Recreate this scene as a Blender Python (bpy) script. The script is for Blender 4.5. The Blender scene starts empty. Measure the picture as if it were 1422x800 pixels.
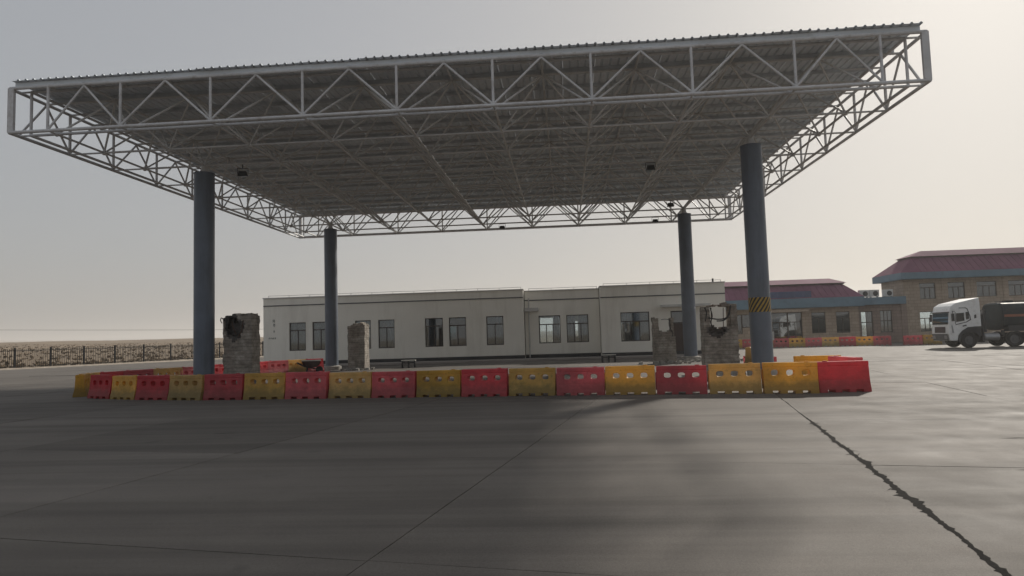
import bpy, bmesh, math, random
from mathutils import Vector, Matrix, noise
random.seed(7)
R = math.radians
sc = bpy.context.scene
C = sc.collection

# ------------------------------------------------------------------ camera
CAM_H = 1.68
cam_d = bpy.data.cameras.new('camera'); cam = bpy.data.objects.new('camera', cam_d); C.objects.link(cam)
cam_d.sensor_width = 36; cam_d.lens = 36 * 940 / 1422; cam_d.clip_end = 9000; cam_d.clip_start = 0.05
pitch, roll, yaw = R(4.054), R(1.723), R(4.505)
f0 = Vector((-math.sin(yaw), math.cos(yaw), 0)); r0 = Vector((math.cos(yaw), math.sin(yaw), 0)); zz = Vector((0, 0, 1))
fw = f0 * math.cos(pitch) + zz * math.sin(pitch); up = -f0 * math.sin(pitch) + zz * math.cos(pitch)
rx = r0 * math.cos(roll) - up * math.sin(roll); ux = r0 * math.sin(roll) + up * math.cos(roll)
cam.matrix_world = Matrix(((rx.x, ux.x, -fw.x, 0), (rx.y, ux.y, -fw.y, 0), (rx.z, ux.z, -fw.z, CAM_H), (0, 0, 0, 1)))
sc.camera = cam

# ------------------------------------------------------------------ sky, sun, exposure
SUN_AZ, SUN_EL = R(33), R(28)
world = bpy.data.worlds.new('World'); sc.world = world; world.use_nodes = True
wn, wl = world.node_tree.nodes, world.node_tree.links
wn.clear()
wo = wn.new('ShaderNodeOutputWorld'); bg = wn.new('ShaderNodeBackground'); sky = wn.new('ShaderNodeTexSky')
sky.sky_type = 'NISHITA'; sky.sun_disc = False; sky.sun_elevation = SUN_EL; sky.sun_rotation = SUN_AZ
sky.air_density = 1.0; sky.dust_density = 5.0; sky.ozone_density = 1.0; sky.altitude = 0
# dust-laden air scatters the sky light about: compress its range evenly and veil it with a pale grey
hsv = wn.new('ShaderNodeHueSaturation'); hsv.inputs['Saturation'].default_value = 1.0
gam = wn.new('ShaderNodeGamma'); gam.inputs[1].default_value = 0.395
veil = wn.new('ShaderNodeMix'); veil.data_type = 'RGBA'; veil.inputs[0].default_value = 0.50; veil.inputs[7].default_value = (3.02, 3.06, 3.14, 1)
scl = wn.new('ShaderNodeVectorMath'); scl.operation = 'SCALE'; scl.inputs['Scale'].default_value = 2.0
wl.new(sky.outputs[0], hsv.inputs['Color']); wl.new(hsv.outputs[0], gam.inputs[0]); wl.new(gam.outputs[0], scl.inputs[0]); wl.new(scl.outputs[0], veil.inputs[6]); wl.new(veil.outputs[2], bg.inputs[0])
bg.inputs[1].default_value = 0.070
wl.new(bg.outputs[0], wo.inputs[0])
sun_d = bpy.data.lights.new('sun', 'SUN'); sun = bpy.data.objects.new('sun', sun_d); C.objects.link(sun)
sun_d.energy = 2.3; sun_d.angle = R(2.4); sun_d.color = (1.0, 0.93, 0.83)
sv = Vector((math.sin(SUN_AZ) * math.cos(SUN_EL), math.cos(SUN_AZ) * math.cos(SUN_EL), math.sin(SUN_EL)))
sun.rotation_euler = sv.to_track_quat('Z', 'Y').to_euler(); sun.location = sv * 60
sc.view_settings.view_transform = 'Standard'; sc.view_settings.look = 'None'; sc.view_settings.gamma = 1
sc.view_settings.exposure = 0.85; sc.view_settings.use_curve_mapping = False
sc.render.engine = 'CYCLES'
sc.cycles.use_denoising = True
sc.cycles.max_bounces = 8; sc.cycles.transparent_max_bounces = 16; sc.cycles.volume_bounces = 1
sc.cycles.caustics_reflective = False; sc.cycles.caustics_refractive = False

# ------------------------------------------------------------------ materials
def new_mat(name):
    m = bpy.data.materials.new(name); m.use_nodes = True
    nt = m.node_tree; b = nt.nodes['Principled BSDF']
    return m, nt, b
def rgba(c): return (c[0], c[1], c[2], 1)
def wpos(nt):
    g = nt.nodes.new('ShaderNodeNewGeometry'); return g.outputs['Position']
def nz(nt, vec, scale, detail=4, rough=0.6, stretch=None):
    if stretch:
        mp = nt.nodes.new('ShaderNodeMapping'); mp.inputs['Scale'].default_value = stretch
        nt.links.new(vec, mp.inputs['Vector']); vec = mp.outputs[0]
    n = nt.nodes.new('ShaderNodeTexNoise'); n.inputs['Scale'].default_value = scale
    n.inputs['Detail'].default_value = detail; n.inputs['Roughness'].default_value = rough
    nt.links.new(vec, n.inputs['Vector']); return n.outputs['Fac']
def ramp(nt, fac, stops):
    r = nt.nodes.new('ShaderNodeValToRGB'); e = r.color_ramp.elements
    while len(e) < len(stops): e.new(0.5)
    for i, (p, c) in enumerate(stops):
        e[i].position = p; e[i].color = rgba(c) if hasattr(c, '__len__') else (c, c, c, 1)
    nt.links.new(fac, r.inputs[0]); return r.outputs[0]
def mix(nt, fac, a, b, mode='MIX'):
    n = nt.nodes.new('ShaderNodeMix'); n.data_type = 'RGBA'; n.blend_type = mode
    for s, v in ((n.inputs[0], fac), (n.inputs[6], a), (n.inputs[7], b)):
        if isinstance(v, (int, float)): s.default_value = v
        elif isinstance(v, (tuple, list)): s.default_value = rgba(v)
        else: nt.links.new(v, s)
    return n.outputs[2]
def mathn(nt, op, a, b=None):
    n = nt.nodes.new('ShaderNodeMath'); n.operation = op
    for s, v in ((n.inputs[0], a), (n.inputs[1], b)):
        if v is None: continue
        if isinstance(v, (int, float)): s.default_value = v
        else: nt.links.new(v, s)
    return n.outputs[0]
def bump(nt, b, h, strength, dist=0.02):
    n = nt.nodes.new('ShaderNodeBump'); n.inputs['Strength'].default_value = strength; n.inputs['Distance'].default_value = dist
    nt.links.new(h, n.inputs['Height']); nt.links.new(n.outputs[0], b.inputs['Normal'])
def sep_z(nt, vec):
    s = nt.nodes.new('ShaderNodeSeparateXYZ'); nt.links.new(vec, s.inputs[0]); return s.outputs
def weathered(name, col, rough=0.6, var=0.25, scale=1.5, dirt=None, dirt_amt=0.3, bmp=0.0, metal=0.0, streak=False, fine=30):
    m, nt, b = new_mat(name); p = wpos(nt)
    n1 = nz(nt, p, scale, 5)
    lo = tuple(x * (1 - var) for x in col); hi = tuple(min(1, x * (1 + var)) for x in col)
    c = ramp(nt, n1, [(0.3, lo), (0.7, hi)])
    if dirt:
        n2 = nz(nt, p, scale * 2.3, 6, 0.7, (1, 1, 0.15) if streak else None)
        k = ramp(nt, n2, [(0.5, 0.0), (0.72, dirt_amt)])
        c = mix(nt, k, c, dirt)
    nt.links.new(c, b.inputs['Base Color'])
    n3 = nz(nt, p, scale * 4, 4)
    rr = nt.nodes.new('ShaderNodeMapRange'); rr.inputs['To Min'].default_value = max(0, rough - 0.12); rr.inputs['To Max'].default_value = min(1, rough + 0.12)
    nt.links.new(n3, rr.inputs['Value']); nt.links.new(rr.outputs[0], b.inputs['Roughness'])
    b.inputs['Metallic'].default_value = metal
    if bmp: bump(nt, b, nz(nt, p, fine, 5), bmp, 0.01)
    return m
M = {}
# pavement
def pavement_mat(name, joints):
    m, nt, b = new_mat(name); p = wpos(nt)
    big = nz(nt, p, 0.11, 5, 0.6); mid = nz(nt, p, 0.9, 6, 0.65); strk = nz(nt, p, 1.0, 5, 0.65, (0.10, 0.9, 1))
    rot = nt.nodes.new('ShaderNodeMapping'); rot.inputs['Rotation'].default_value = (0, 0, R(24)); rot.inputs['Scale'].default_value = (0.06, 1.3, 1)
    nt.links.new(p, rot.inputs['Vector']); tyre = nz(nt, rot.outputs[0], 1.2, 4, 0.6)
    c = ramp(nt, big, [(0.28, (0.19, 0.170, 0.150)), (0.72, (0.27, 0.246, 0.219))])
    c = mix(nt, 0.42, c, ramp(nt, mid, [(0.3, 0.55), (0.72, 1.0)]), 'MULTIPLY')
    c = mix(nt, 0.16, c, ramp(nt, strk, [(0.35, 0.45), (0.62, 1.0)]), 'MULTIPLY')
    c = mix(nt, 0.28, c, ramp(nt, tyre, [(0.42, 0.45), (0.56, 1.0)]), 'MULTIPLY')
    rot2 = nt.nodes.new('ShaderNodeMapping'); rot2.inputs['Rotation'].default_value = (0, 0, R(-38)); rot2.inputs['Scale'].default_value = (0.05, 1.6, 1)
    nt.links.new(p, rot2.inputs['Vector']); tyre2 = nz(nt, rot2.outputs[0], 1.0, 4, 0.6)
    c = mix(nt, 0.30, c, ramp(nt, tyre2, [(0.42, 0.5), (0.54, 1.0)]), 'MULTIPLY')
    spots = nz(nt, p, 1.7, 2, 0.4); c = mix(nt, ramp(nt, spots, [(0.70, 0.0), (0.80, 0.4)]), c, (0.07, 0.065, 0.06))
    pale = nz(nt, p, 0.5, 7, 0.75); c = mix(nt, ramp(nt, pale, [(0.56, 0.0), (0.72, 0.2)]), c, (0.27, 0.25, 0.225))
    fine = nz(nt, p, 38, 5, 0.75); grit = nz(nt, p, 130, 3, 0.65)
    c = mix(nt, 0.45, c, ramp(nt, fine, [(0.3, 0.55), (0.7, 1.0)]), 'MULTIPLY')
    c = mix(nt, 0.5, c, ramp(nt, grit, [(0.38, 0.45), (0.6, 1.0)]), 'MULTIPLY')
    oi = nt.nodes.new('ShaderNodeObjectInfo')
    rv = nt.nodes.new('ShaderNodeMapRange'); rv.inputs['To Min'].default_value = 0.86; rv.inputs['To Max'].default_value = 1.08
    nt.links.new(oi.outputs['Random'], rv.inputs['Value'])
    if joints: c = mix(nt, 1.0, c, rv.outputs[0], 'MULTIPLY')
    nt.links.new(c, b.inputs['Base Color'])
    rg = ramp(nt, mid, [(0.3, 0.70), (0.7, 0.86)]); nt.links.new(rg, b.inputs['Roughness']); b.inputs['Specular IOR Level'].default_value = 0.15
    h = mathn(nt, 'ADD', mathn(nt, 'MULTIPLY', fine, 0.5), mathn(nt, 'ADD', mathn(nt, 'MULTIPLY', mid, 0.25), mathn(nt, 'MULTIPLY', grit, 0.25)))
    bump(nt, b, h, 0.4, 0.015)
    return m
M['slab'] = pavement_mat('concrete_slab', True)
M['pave'] = pavement_mat('concrete_far', False)
M['crack'] = weathered('crack_dirt', (0.008, 0.0075, 0.007), 1.0, 0.4, 6, bmp=0.6); M['crack'].node_tree.nodes['Principled BSDF'].inputs['Specular IOR Level'].default_value = 0.05
m, nt, b = new_mat('desert'); p = wpos(nt)
c = ramp(nt, nz(nt, p, 0.06, 8, 0.7), [(0.3, (0.15, 0.108, 0.066)), (0.5, (0.21, 0.153, 0.096)), (0.7, (0.27, 0.20, 0.13))])
c = mix(nt, 0.6, c, ramp(nt, nz(nt, p, 0.9, 6, 0.7), [(0.35, 0.55), (0.6, 1.0)]), 'MULTIPLY')
nt.links.new(c, b.inputs['Base Color']); b.inputs['Roughness'].default_value = 0.95; M['desert'] = m
m, nt, b = new_mat('scrub'); p = wpos(nt)
c = ramp(nt, nz(nt, p, 0.35, 3), [(0.3, (0.11, 0.078, 0.044)), (0.5, (0.19, 0.137, 0.080)), (0.7, (0.28, 0.205, 0.125))])
nt.links.new(c, b.inputs['Base Color']); b.inputs['Roughness'].default_value = 0.9; M['scrub'] = m
M['kerb'] = weathered('kerb_sand', (0.33, 0.28, 0.22), 0.9, 0.3, 2, bmp=0.5)
M['fence'] = weathered('fence_paint', (0.010, 0.010, 0.011), 0.8)
# canopy
M['steel'] = weathered('frame_paint', (0.60, 0.60, 0.61), 0.45, 0.12, 1.2, (0.22, 0.17, 0.13), 0.5)
M['steel_in'] = weathered('frame_paint_old', (0.62, 0.62, 0.62), 0.5, 0.1, 1.2, (0.30, 0.25, 0.20), 0.4)
M['roof'] = weathered('roof_sheet', (0.70, 0.75, 0.80), 0.6, 0.08, 0.8, (0.34, 0.33, 0.32), 0.35, streak=False)
M['purlin'] = weathered('purlin_steel', (0.52, 0.55, 0.58), 0.6, 0.2, 1.5)
M['column'] = weathered('column_paint', (0.125, 0.15, 0.19), 0.42, 0.12, 1.2, (0.06, 0.065, 0.07), 0.5, bmp=0.05, streak=True)
m, nt, b = new_mat('hazard_band')
tc = nt.nodes.new('ShaderNodeTexCoord'); s = sep_z(nt, tc.outputs['Object'])
ang = mathn(nt, 'ARCTAN2', s[0], mathn(nt, 'MULTIPLY', s[1], -1.0))
w = mathn(nt, 'FRACT', mathn(nt, 'ADD', mathn(nt, 'MULTIPLY', ang, 2.55), mathn(nt, 'MULTIPLY', s[2], -4.6)))
k = mathn(nt, 'GREATER_THAN', w, 0.5)
c = mix(nt, k, (0.012, 0.012, 0.012), (0.42, 0.27, 0.035))
c = mix(nt, 0.6, c, ramp(nt, nz(nt, wpos(nt), 9, 5), [(0.35, 0.5), (0.6, 1.0)]), 'MULTIPLY')
nt.links.new(c, b.inputs['Base Color']); b.inputs['Roughness'].default_value = 0.5; M['hazard'] = m
# plastic barriers (slightly translucent), with road grime splashed up from the ground
def plastic(name, col, grime, amount):
    m, nt, b = new_mat(name); p = wpos(nt)
    tc = nt.nodes.new('ShaderNodeTexCoord'); z = sep_z(nt, tc.outputs['Object'])[2]
    fade = ramp(nt, nz(nt, p, 1.3, 5), [(0.3, tuple(x * 0.72 for x in col)), (0.7, tuple(min(1, x * 1.15) for x in col))])
    oi = nt.nodes.new('ShaderNodeObjectInfo')
    hs = nt.nodes.new('ShaderNodeHueSaturation')
    mr = nt.nodes.new('ShaderNodeMapRange'); mr.inputs['To Min'].default_value = 0.8; mr.inputs['To Max'].default_value = 1.2
    nt.links.new(oi.outputs['Random'], mr.inputs['Value']); nt.links.new(mr.outputs[0], hs.inputs['Value'])
    mr2 = nt.nodes.new('ShaderNodeMapRange'); mr2.inputs['To Min'].default_value = 0.72; mr2.inputs['To Max'].default_value = 0.96
    nt.links.new(mathn(nt, 'FRACT', mathn(nt, 'MULTIPLY', oi.outputs['Random'], 7.31)), mr2.inputs['Value']); nt.links.new(mr2.outputs[0], hs.inputs['Saturation'])
    nt.links.new(fade, hs.inputs['Color'])
    n = nz(nt, p, 4.5, 6, 0.7)
    zz_ = mathn(nt, 'MULTIPLY', mathn(nt, 'SUBTRACT', 0.42, z), 1.5)
    k = ramp(nt, mathn(nt, 'ADD', n, zz_), [(0.5, 0.0), (0.85, amount)])
    sp = ramp(nt, nz(nt, p, 14, 4, 0.6), [(0.58, 0.0), (0.72, amount * 0.7)])
    k2 = mix(nt, 1.0, k, sp, 'LIGHTEN')
    c = mix(nt, k2, hs.outputs[0], grime)
    nt.links.new(c, b.inputs['Base Color']); b.inputs['Roughness'].default_value = 0.42
    bump(nt, b, mathn(nt, 'ADD', nz(nt, p, 3.2, 2), mathn(nt, 'MULTIPLY', nz(nt, p, 26, 4), 0.12)), 0.7, 0.05)
    tr = nt.nodes.new('ShaderNodeBsdfTranslucent'); nt.links.new(c, tr.inputs[0])
    mx = nt.nodes.new('ShaderNodeMixShader'); mx.inputs[0].default_value = 0.52
    nt.links.new(b.outputs[0], mx.inputs[1]); nt.links.new(tr.outputs[0], mx.inputs[2])
    nt.links.new(mx.outputs[0], nt.nodes['Material Output'].inputs[0])
    return m
M['red'] = plastic('red_plastic', (0.74, 0.016, 0.04), (0.22, 0.06, 0.055), 0.5)
M['yellow'] = plastic('yellow_plastic', (0.84, 0.50, 0.03), (0.20, 0.165, 0.06), 0.62)
# pillars
m, nt, b = new_mat('broken_masonry'); p = wpos(nt); s = sep_z(nt, p)
n1 = nz(nt, p, 3.0, 8, 0.7)
c = ramp(nt, n1, [(0.3, (0.13, 0.112, 0.094)), (0.5, (0.29, 0.26, 0.222)), (0.68, (0.46, 0.42, 0.37))])
course = mathn(nt, 'FRACT', mathn(nt, 'MULTIPLY', mathn(nt, 'ADD', s[2], mathn(nt, 'MULTIPLY', nz(nt, p, 2.0), 0.05)), 7.5))
cl = ramp(nt, course, [(0.0, 0.4), (0.14, 1.0), (0.9, 1.0), (1.0, 0.4)])
c = mix(nt, 0.75, c, cl, 'MULTIPLY')
c = mix(nt, ramp(nt, nz(nt, p, 1.7, 5), [(0.54, 0.0), (0.64, 0.5)]), c, (0.22, 0.185, 0.16))
nt.links.new(c, b.inputs['Base Color']); b.inputs['Roughness'].default_value = 0.92
bump(nt, b, mathn(nt, 'ADD', mathn(nt, 'MULTIPLY', cl, 0.5), nz(nt, p, 22, 6, 0.7)), 0.8, 0.03); M['masonry'] = m
M['soot'] = weathered('soot', (0.085, 0.078, 0.072), 0.95, 0.5, 5, bmp=0.7)
M['cable'] = weathered('cable', (0.02, 0.02, 0.02), 0.6)
M['rust'] = weathered('rusty_bar', (0.10, 0.05, 0.03), 0.85, 0.3, 8)
M['rubble'] = weathered('rubble', (0.36, 0.34, 0.31), 0.95, 0.3, 6, bmp=0.6)
# white building
M['wall_white'] = weathered('render_white', (0.90, 0.87, 0.79), 0.85, 0.05, 0.35, (0.60, 0.56, 0.48), 0.45, bmp=0.08, streak=True)
M['wall_patch'] = weathered('render_recess', (0.30, 0.298, 0.285), 0.85, 0.07, 0.35, (0.2, 0.19, 0.17), 0.4, bmp=0.08, streak=True)
M['trim_grey'] = weathered('trim_grey', (0.10, 0.105, 0.11), 0.7, 0.15, 2)
M['coping'] = weathered('coping', (0.60, 0.59, 0.57), 0.8, 0.12, 1.5)
M['plinth'] = weathered('plinth', (0.035, 0.035, 0.037), 0.7, 0.25, 1.5)
M['platform'] = weathered('platform', (0.30, 0.27, 0.25), 0.85, 0.2, 0.6, bmp=0.2)
M['frame'] = weathered('window_frame', (0.035, 0.024, 0.02), 0.45, 0.2, 3)
M['door'] = weathered('door_brown', (0.05, 0.028, 0.022), 0.5, 0.2, 2)
M['room'] = weathered('room_paint', (0.22, 0.22, 0.21), 0.9, 0.1, 1)
M['curtain'] = weathered('curtain', (0.42, 0.42, 0.40), 0.9, 0.25, 5)
M['black'] = weathered('black_part', (0.015, 0.015, 0.016), 0.55, 0.2, 3)
def glass(name, tint, refl):
    m, nt, b = new_mat(name); nt.nodes.remove(b)
    t = nt.nodes.new('ShaderNodeBsdfTransparent'); t.inputs[0].default_value = rgba(tint)
    g = nt.nodes.new('ShaderNodeBsdfGlossy'); g.inputs['Roughness'].default_value = 0.03; g.inputs['Color'].default_value = (0.9, 0.95, 1, 1)
    fr = nt.nodes.new('ShaderNodeFresnel'); fr.inputs[0].default_value = 1.5
    k = mathn(nt, 'ADD', mathn(nt, 'MULTIPLY', fr.outputs[0], 0.9), refl)
    mx = nt.nodes.new('ShaderNodeMixShader'); nt.links.new(k, mx.inputs[0])
    nt.links.new(t.outputs[0], mx.inputs[1]); nt.links.new(g.outputs[0], mx.inputs[2])
    nt.links.new(mx.outputs[0], nt.nodes['Material Output'].inputs[0]); return m
M['glass'] = glass('window_glass', (0.62, 0.68, 0.70), 0.10)
M['glass_cab'] = glass('cab_glass', (0.05, 0.07, 0.08), 0.0)
M['glass_dark'] = glass('tinted_glass', (0.16, 0.22, 0.24), 0.12)
# brown buildings
def tile_wall(name, col):
    m, nt, b = new_mat(name); p = wpos(nt)
    s = sep_z(nt, p); cx = nt.nodes.new('ShaderNodeCombineXYZ')
    nt.links.new(mathn(nt, 'ADD', s[0], s[1]), cx.inputs[0]); nt.links.new(s[2], cx.inputs[1])
    br = nt.nodes.new('ShaderNodeTexBrick'); br.inputs['Scale'].default_value = 1.0
    br.inputs['Brick Width'].default_value = 0.6; br.inputs['Row Height'].default_value = 0.3; br.inputs['Mortar Size'].default_value = 0.012
    br.inputs['Color1'].default_value = rgba(col); br.inputs['Color2'].default_value = rgba(tuple(x * 0.82 for x in col)); br.inputs['Mortar'].default_value = rgba(tuple(x * 0.5 for x in col))
    nt.links.new(cx.outputs[0], br.inputs['Vector'])
    c = mix(nt, 0.5, br.outputs[0], ramp(nt, nz(nt, p, 0.8, 5, 0.6, (1, 1, 0.25)), [(0.35, 0.6), (0.65, 1.0)]), 'MULTIPLY')
    nt.links.new(c, b.inputs['Base Color']); b.inputs['Roughness'].default_value = 0.75; return m
M['tile'] = tile_wall('wall_tiles', (0.42, 0.33, 0.25))
M['tile_dark'] = tile_wall('wall_tiles_dark', (0.27, 0.20, 0.165))
M['fascia'] = weathered('fascia_blue', (0.11, 0.19, 0.25), 0.6, 0.12, 0.7, (0.06, 0.08, 0.1), 0.4)
M['roof_red'] = weathered('roof_purple_red', (0.185, 0.082, 0.122), 0.85, 0.15, 0.5, (0.12, 0.05, 0.07), 0.4)
M['roof_red'].node_tree.nodes['Principled BSDF'].inputs['Specular IOR Level'].default_value = 0.12
M['dormer'] = weathered('dormer_blue', (0.04, 0.06, 0.14), 0.35, 0.2, 1)
M['ac'] = weathered('ac_white', (0.55, 0.55, 0.53), 0.5, 0.1, 3)
# truck
M['cab'] = weathered('cab_white', (0.80, 0.80, 0.79), 0.3, 0.06, 1.5, (0.3, 0.27, 0.22), 0.35)
M['rubber'] = weathered('tyre_rubber', (0.016, 0.016, 0.017), 0.85, 0.25, 6)
M['rim'] = weathered('rim_steel', (0.10, 0.10, 0.105), 0.5, 0.2, 4)
M['chassis'] = weathered('chassis', (0.025, 0.026, 0.03), 0.7, 0.2, 3)
M['tank'] = weathered('tank_paint', (0.018, 0.026, 0.030), 0.6, 0.2, 1.2, (0.07, 0.06, 0.05), 0.5)
M['tank'].node_tree.nodes['Principled BSDF'].inputs['Specular IOR Level'].default_value = 0.2
M['stripe'] = weathered('tank_stripe', (0.26, 0.085, 0.04), 0.45, 0.15, 2)
M['alu'] = weathered('aluminium', (0.35, 0.35, 0.36), 0.4, 0.1, 2, metal=0.6)
M['grille'] = weathered('grille', (0.05, 0.03, 0.03), 0.5, 0.2, 3)
M['pale'] = weathered('pale_board', (0.50, 0.49, 0.45), 0.8, 0.15, 4)

# ------------------------------------------------------------------ mesh helpers
class MB:
    def __init__(s): s.v = []; s.f = []; s.m = []
    def face(s, pts, mi=0):
        i = len(s.v); s.v += [tuple(p) for p in pts]; s.f.append(tuple(range(i, i + len(pts)))); s.m.append(mi)
    def box(s, x0, x1, y0, y1, z0, z1, mi=0):
        i = len(s.v)
        s.v += [(x0, y0, z0), (x1, y0, z0), (x1, y1, z0), (x0, y1, z0), (x0, y0, z1), (x1, y0, z1), (x1, y1, z1), (x0, y1, z1)]
        for q in ((0, 3, 2, 1), (4, 5, 6, 7), (0, 1, 5, 4), (1, 2, 6, 5), (2, 3, 7, 6), (3, 0, 4, 7)):
            s.f.append(tuple(i + k for k in q)); s.m.append(mi)
    def tube(s, pts, r, n=8, cap=True, mi=0):
        pts = [Vector(p) for p in pts]; rs = r if hasattr(r, '__len__') else [r] * len(pts)
        i0 = len(s.v); prev = None
        for k, p in enumerate(pts):
            d = (pts[min(k + 1, len(pts) - 1)] - pts[max(k - 1, 0)]).normalized()
            a = Vector((0, 0, 1)) if abs(d.z) < 0.95 else Vector((1, 0, 0))
            if prev is not None: a = prev
            e1 = (a - d * a.dot(d)).normalized(); e2 = d.cross(e1); prev = e1
            for j in range(n):
                t = 2 * math.pi * j / n; s.v.append(tuple(p + (e1 * math.cos(t) + e2 * math.sin(t)) * rs[k]))
        for k in range(len(pts) - 1):
            for j in range(n):
                a_ = i0 + k * n + j; b_ = i0 + k * n + (j + 1) % n
                s.f.append((a_, b_, b_ + n, a_ + n)); s.m.append(mi)
        if cap:
            s.f.append(tuple(i0 + j for j in range(n))[::-1]); s.m.append(mi)
            e = i0 + (len(pts) - 1) * n; s.f.append(tuple(e + j for j in range(n))); s.m.append(mi)
    def prism(s, prof, y0, y1, mi=0):
        # prof: list of (x,z); extruded along y
        n = len(prof); i = len(s.v)
        s.v += [(x, y0, z) for x, z in prof] + [(x, y1, z) for x, z in prof]
        s.f.append(tuple(range(i, i + n))); s.m.append(mi); s.f.append(tuple(range(i + n, i + 2 * n))[::-1]); s.m.append(mi)
        for k in range(n):
            k2 = (k + 1) % n; s.f.append((i + k, i + k + n, i + k2 + n, i + k2)); s.m.append(mi)
    def mesh(s, name, mats, smooth=False, merge=0.0):
        me = bpy.data.meshes.new(name); me.from_pydata(s.v, [], s.f)
        for m_ in (mats if isinstance(mats, (list, tuple)) else [mats]): me.materials.append(m_)
        me.polygons.foreach_set('material_index', s.m)
        bm = bmesh.new(); bm.from_mesh(me)
        if merge: bmesh.ops.remove_doubles(bm, verts=bm.verts, dist=merge)
        bmesh.ops.recalc_face_normals(bm, faces=bm.faces); bm.to_mesh(me); bm.free()
        if smooth:
            me.polygons.foreach_set('use_smooth', [True] * len(me.polygons))
            try: me.set_sharp_from_angle(angle=R(35))
            except Exception: pass
        me.update(); return me
    def build(s, name, mats, parent=None, smooth=False, merge=0.0): return link(name, s.mesh(name, mats, smooth, merge), parent)
def link(name, me, parent=None, loc=None, rot=None, scale=None):
    o = bpy.data.objects.new(name, me); C.objects.link(o)
    if parent: o.parent = parent
    if loc is not None: o.location = loc
    if rot is not None: o.rotation_euler = rot
    if scale is not None: o.scale = scale
    return o
def tag(o, label=None, cat=None, group=None, kind=None):
    for k, v in (('label', label), ('category', cat), ('group', group), ('kind', kind)):
        if v: o[k] = v
    return o
def thing(name, label, cat, loc=(0, 0, 0), rz=0, group=None):
    o = link(name, None, None, loc, (0, 0, rz)); return tag(o, label, cat, group)
def bevel(o, w=0.01, seg=2):
    md = o.modifiers.new('bevel', 'BEVEL'); md.width = w; md.segments = seg; md.limit_method = 'ANGLE'; return o
def copy_tree(o, parent=None):
    c = o.copy(); C.objects.link(c)
    if parent: c.parent = parent
    for ch in [x for x in bpy.data.objects if x.parent == o]: copy_tree(ch, c)
    return c
_unit = {}
def unit_cyl(mat, n=8):
    k = (mat.name, n)
    if k not in _unit:
        mb = MB(); mb.tube([(0, 0, 0), (0, 0, 1)], 1.0, n); _unit[k] = mb.mesh('member_' + mat.name, mat, True)
    return _unit[k]
def member(name, p, q, r, mat, parent, n=8):
    p, q = Vector(p), Vector(q); d = q - p
    o = link(name, unit_cyl(mat, n), parent)
    o.matrix_basis = Matrix.Translation(p) @ d.to_track_quat('Z', 'Y').to_matrix().to_4x4() @ Matrix.Diagonal((r, r, d.length, 1))
    return o
def grid_wall(mb, xs, zs, solid, y0, y1, ny=1, mi=0):
    # solid(i,j) for cell xs[i..i+1], zs[j..j+1]; front y0, back y1, side faces where solid ends
    nx, nzz = len(xs) - 1, len(zs) - 1
    ok = lambda i, j: 0 <= i < nx and 0 <= j < nzz and solid(i, j)
    ys = [y0 + (y1 - y0) * k / ny for k in range(ny + 1)]
    for i in range(nx):
        for j in range(nzz):
            if not ok(i, j): continue
            a, b_, c, d = xs[i], xs[i + 1], zs[j], zs[j + 1]
            mb.face([(a, y0, c), (b_, y0, c), (b_, y0, d), (a, y0, d)], mi); mb.face([(a, y1, c), (a, y1, d), (b_, y1, d), (b_, y1, c)], mi)
            for k in range(ny):
                p, q = ys[k], ys[k + 1]
                if not ok(i - 1, j): mb.face([(a, p, c), (a, p, d), (a, q, d), (a, q, c)], mi)
                if not ok(i + 1, j): mb.face([(b_, p, c), (b_, q, c), (b_, q, d), (b_, p, d)], mi)
                if not ok(i, j - 1): mb.face([(a, p, c), (a, q, c), (b_, q, c), (b_, p, c)], mi)
                if not ok(i, j + 1): mb.face([(a, p, d), (b_, p, d), (b_, q, d), (a, q, d)], mi)
def wall_open(mb, x0, x1, z0, z1, opens, y0, y1, mi=0):
    xs = sorted({x0, x1} | {o[0] for o in opens} | {o[1] for o in opens}); zs = sorted({z0, z1} | {o[2] for o in opens} | {o[3] for o in opens})
    def solid(i, j):
        cx, cz = (xs[i] + xs[i + 1]) / 2, (zs[j] + zs[j + 1]) / 2
        return not any(o[0] < cx < o[1] and o[2] < cz < o[3] for o in opens)
    grid_wall(mb, xs, zs, solid, y0, y1, 1, mi)

# ------------------------------------------------------------------ ground
FA, FB = Vector((-51.4, 59.5)), Vector((-42.7, 75.2))      # fence line (two posts seen at either end)
FD = (FB - FA).normalized(); FN = Vector((-FD.y, FD.x))     # FN points out to the desert
def fence_side(x, y): return (Vector((x, y)) - FA).dot(FN)
def ground_z(x, y):
    d = fence_side(x, y) - 1.0
    if d <= 0: return -0.06
    z = -0.02 + 8.2 * (1 - math.exp(-d / 260)) * min(1, d / 40)
    z += 46 * math.exp(-(((x + 2500) / 900) ** 2 + ((y - 2700) / 900) ** 2))
    z += noise.noise(Vector((x * .03, y * .03, 0))) * min(0.5, d * 0.01) + noise.noise(Vector((x * .15, y * .15, 3))) * min(0.12, d * 0.006)
    return z
def graded(a, b, c0, n, far):
    core = [a + (b - a) * i / n for i in range(n + 1)]; st = (b - a) / n; out = []; x, s_ = b, st
    while x < far: s_ *= 1.35; x += s_; out.append(x)
    left = []; x, s_ = a, st
    while x > -far: s_ *= 1.35; x -= s_; left.append(x)
    return left[::-1] + core + out
gx = graded(-260, 60, 0, 90, 3500); gy = graded(20, 330, 0, 90, 3500)
gv = [(x, y, ground_z(x, y)) for y in gy for x in gx]; nx = len(gx)
gf = [(j * nx + i, j * nx + i + 1, (j + 1) * nx + i + 1, (j + 1) * nx + i) for j in range(len(gy) - 1) for i in range(nx - 1)]
me = bpy.data.meshes.new('ground'); me.from_pydata(gv, [], gf); me.materials.append(M['desert'])
me.polygons.foreach_set('use_smooth', [True] * len(me.polygons)); me.update()
tag(link('ground', me), kind='structure')
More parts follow.
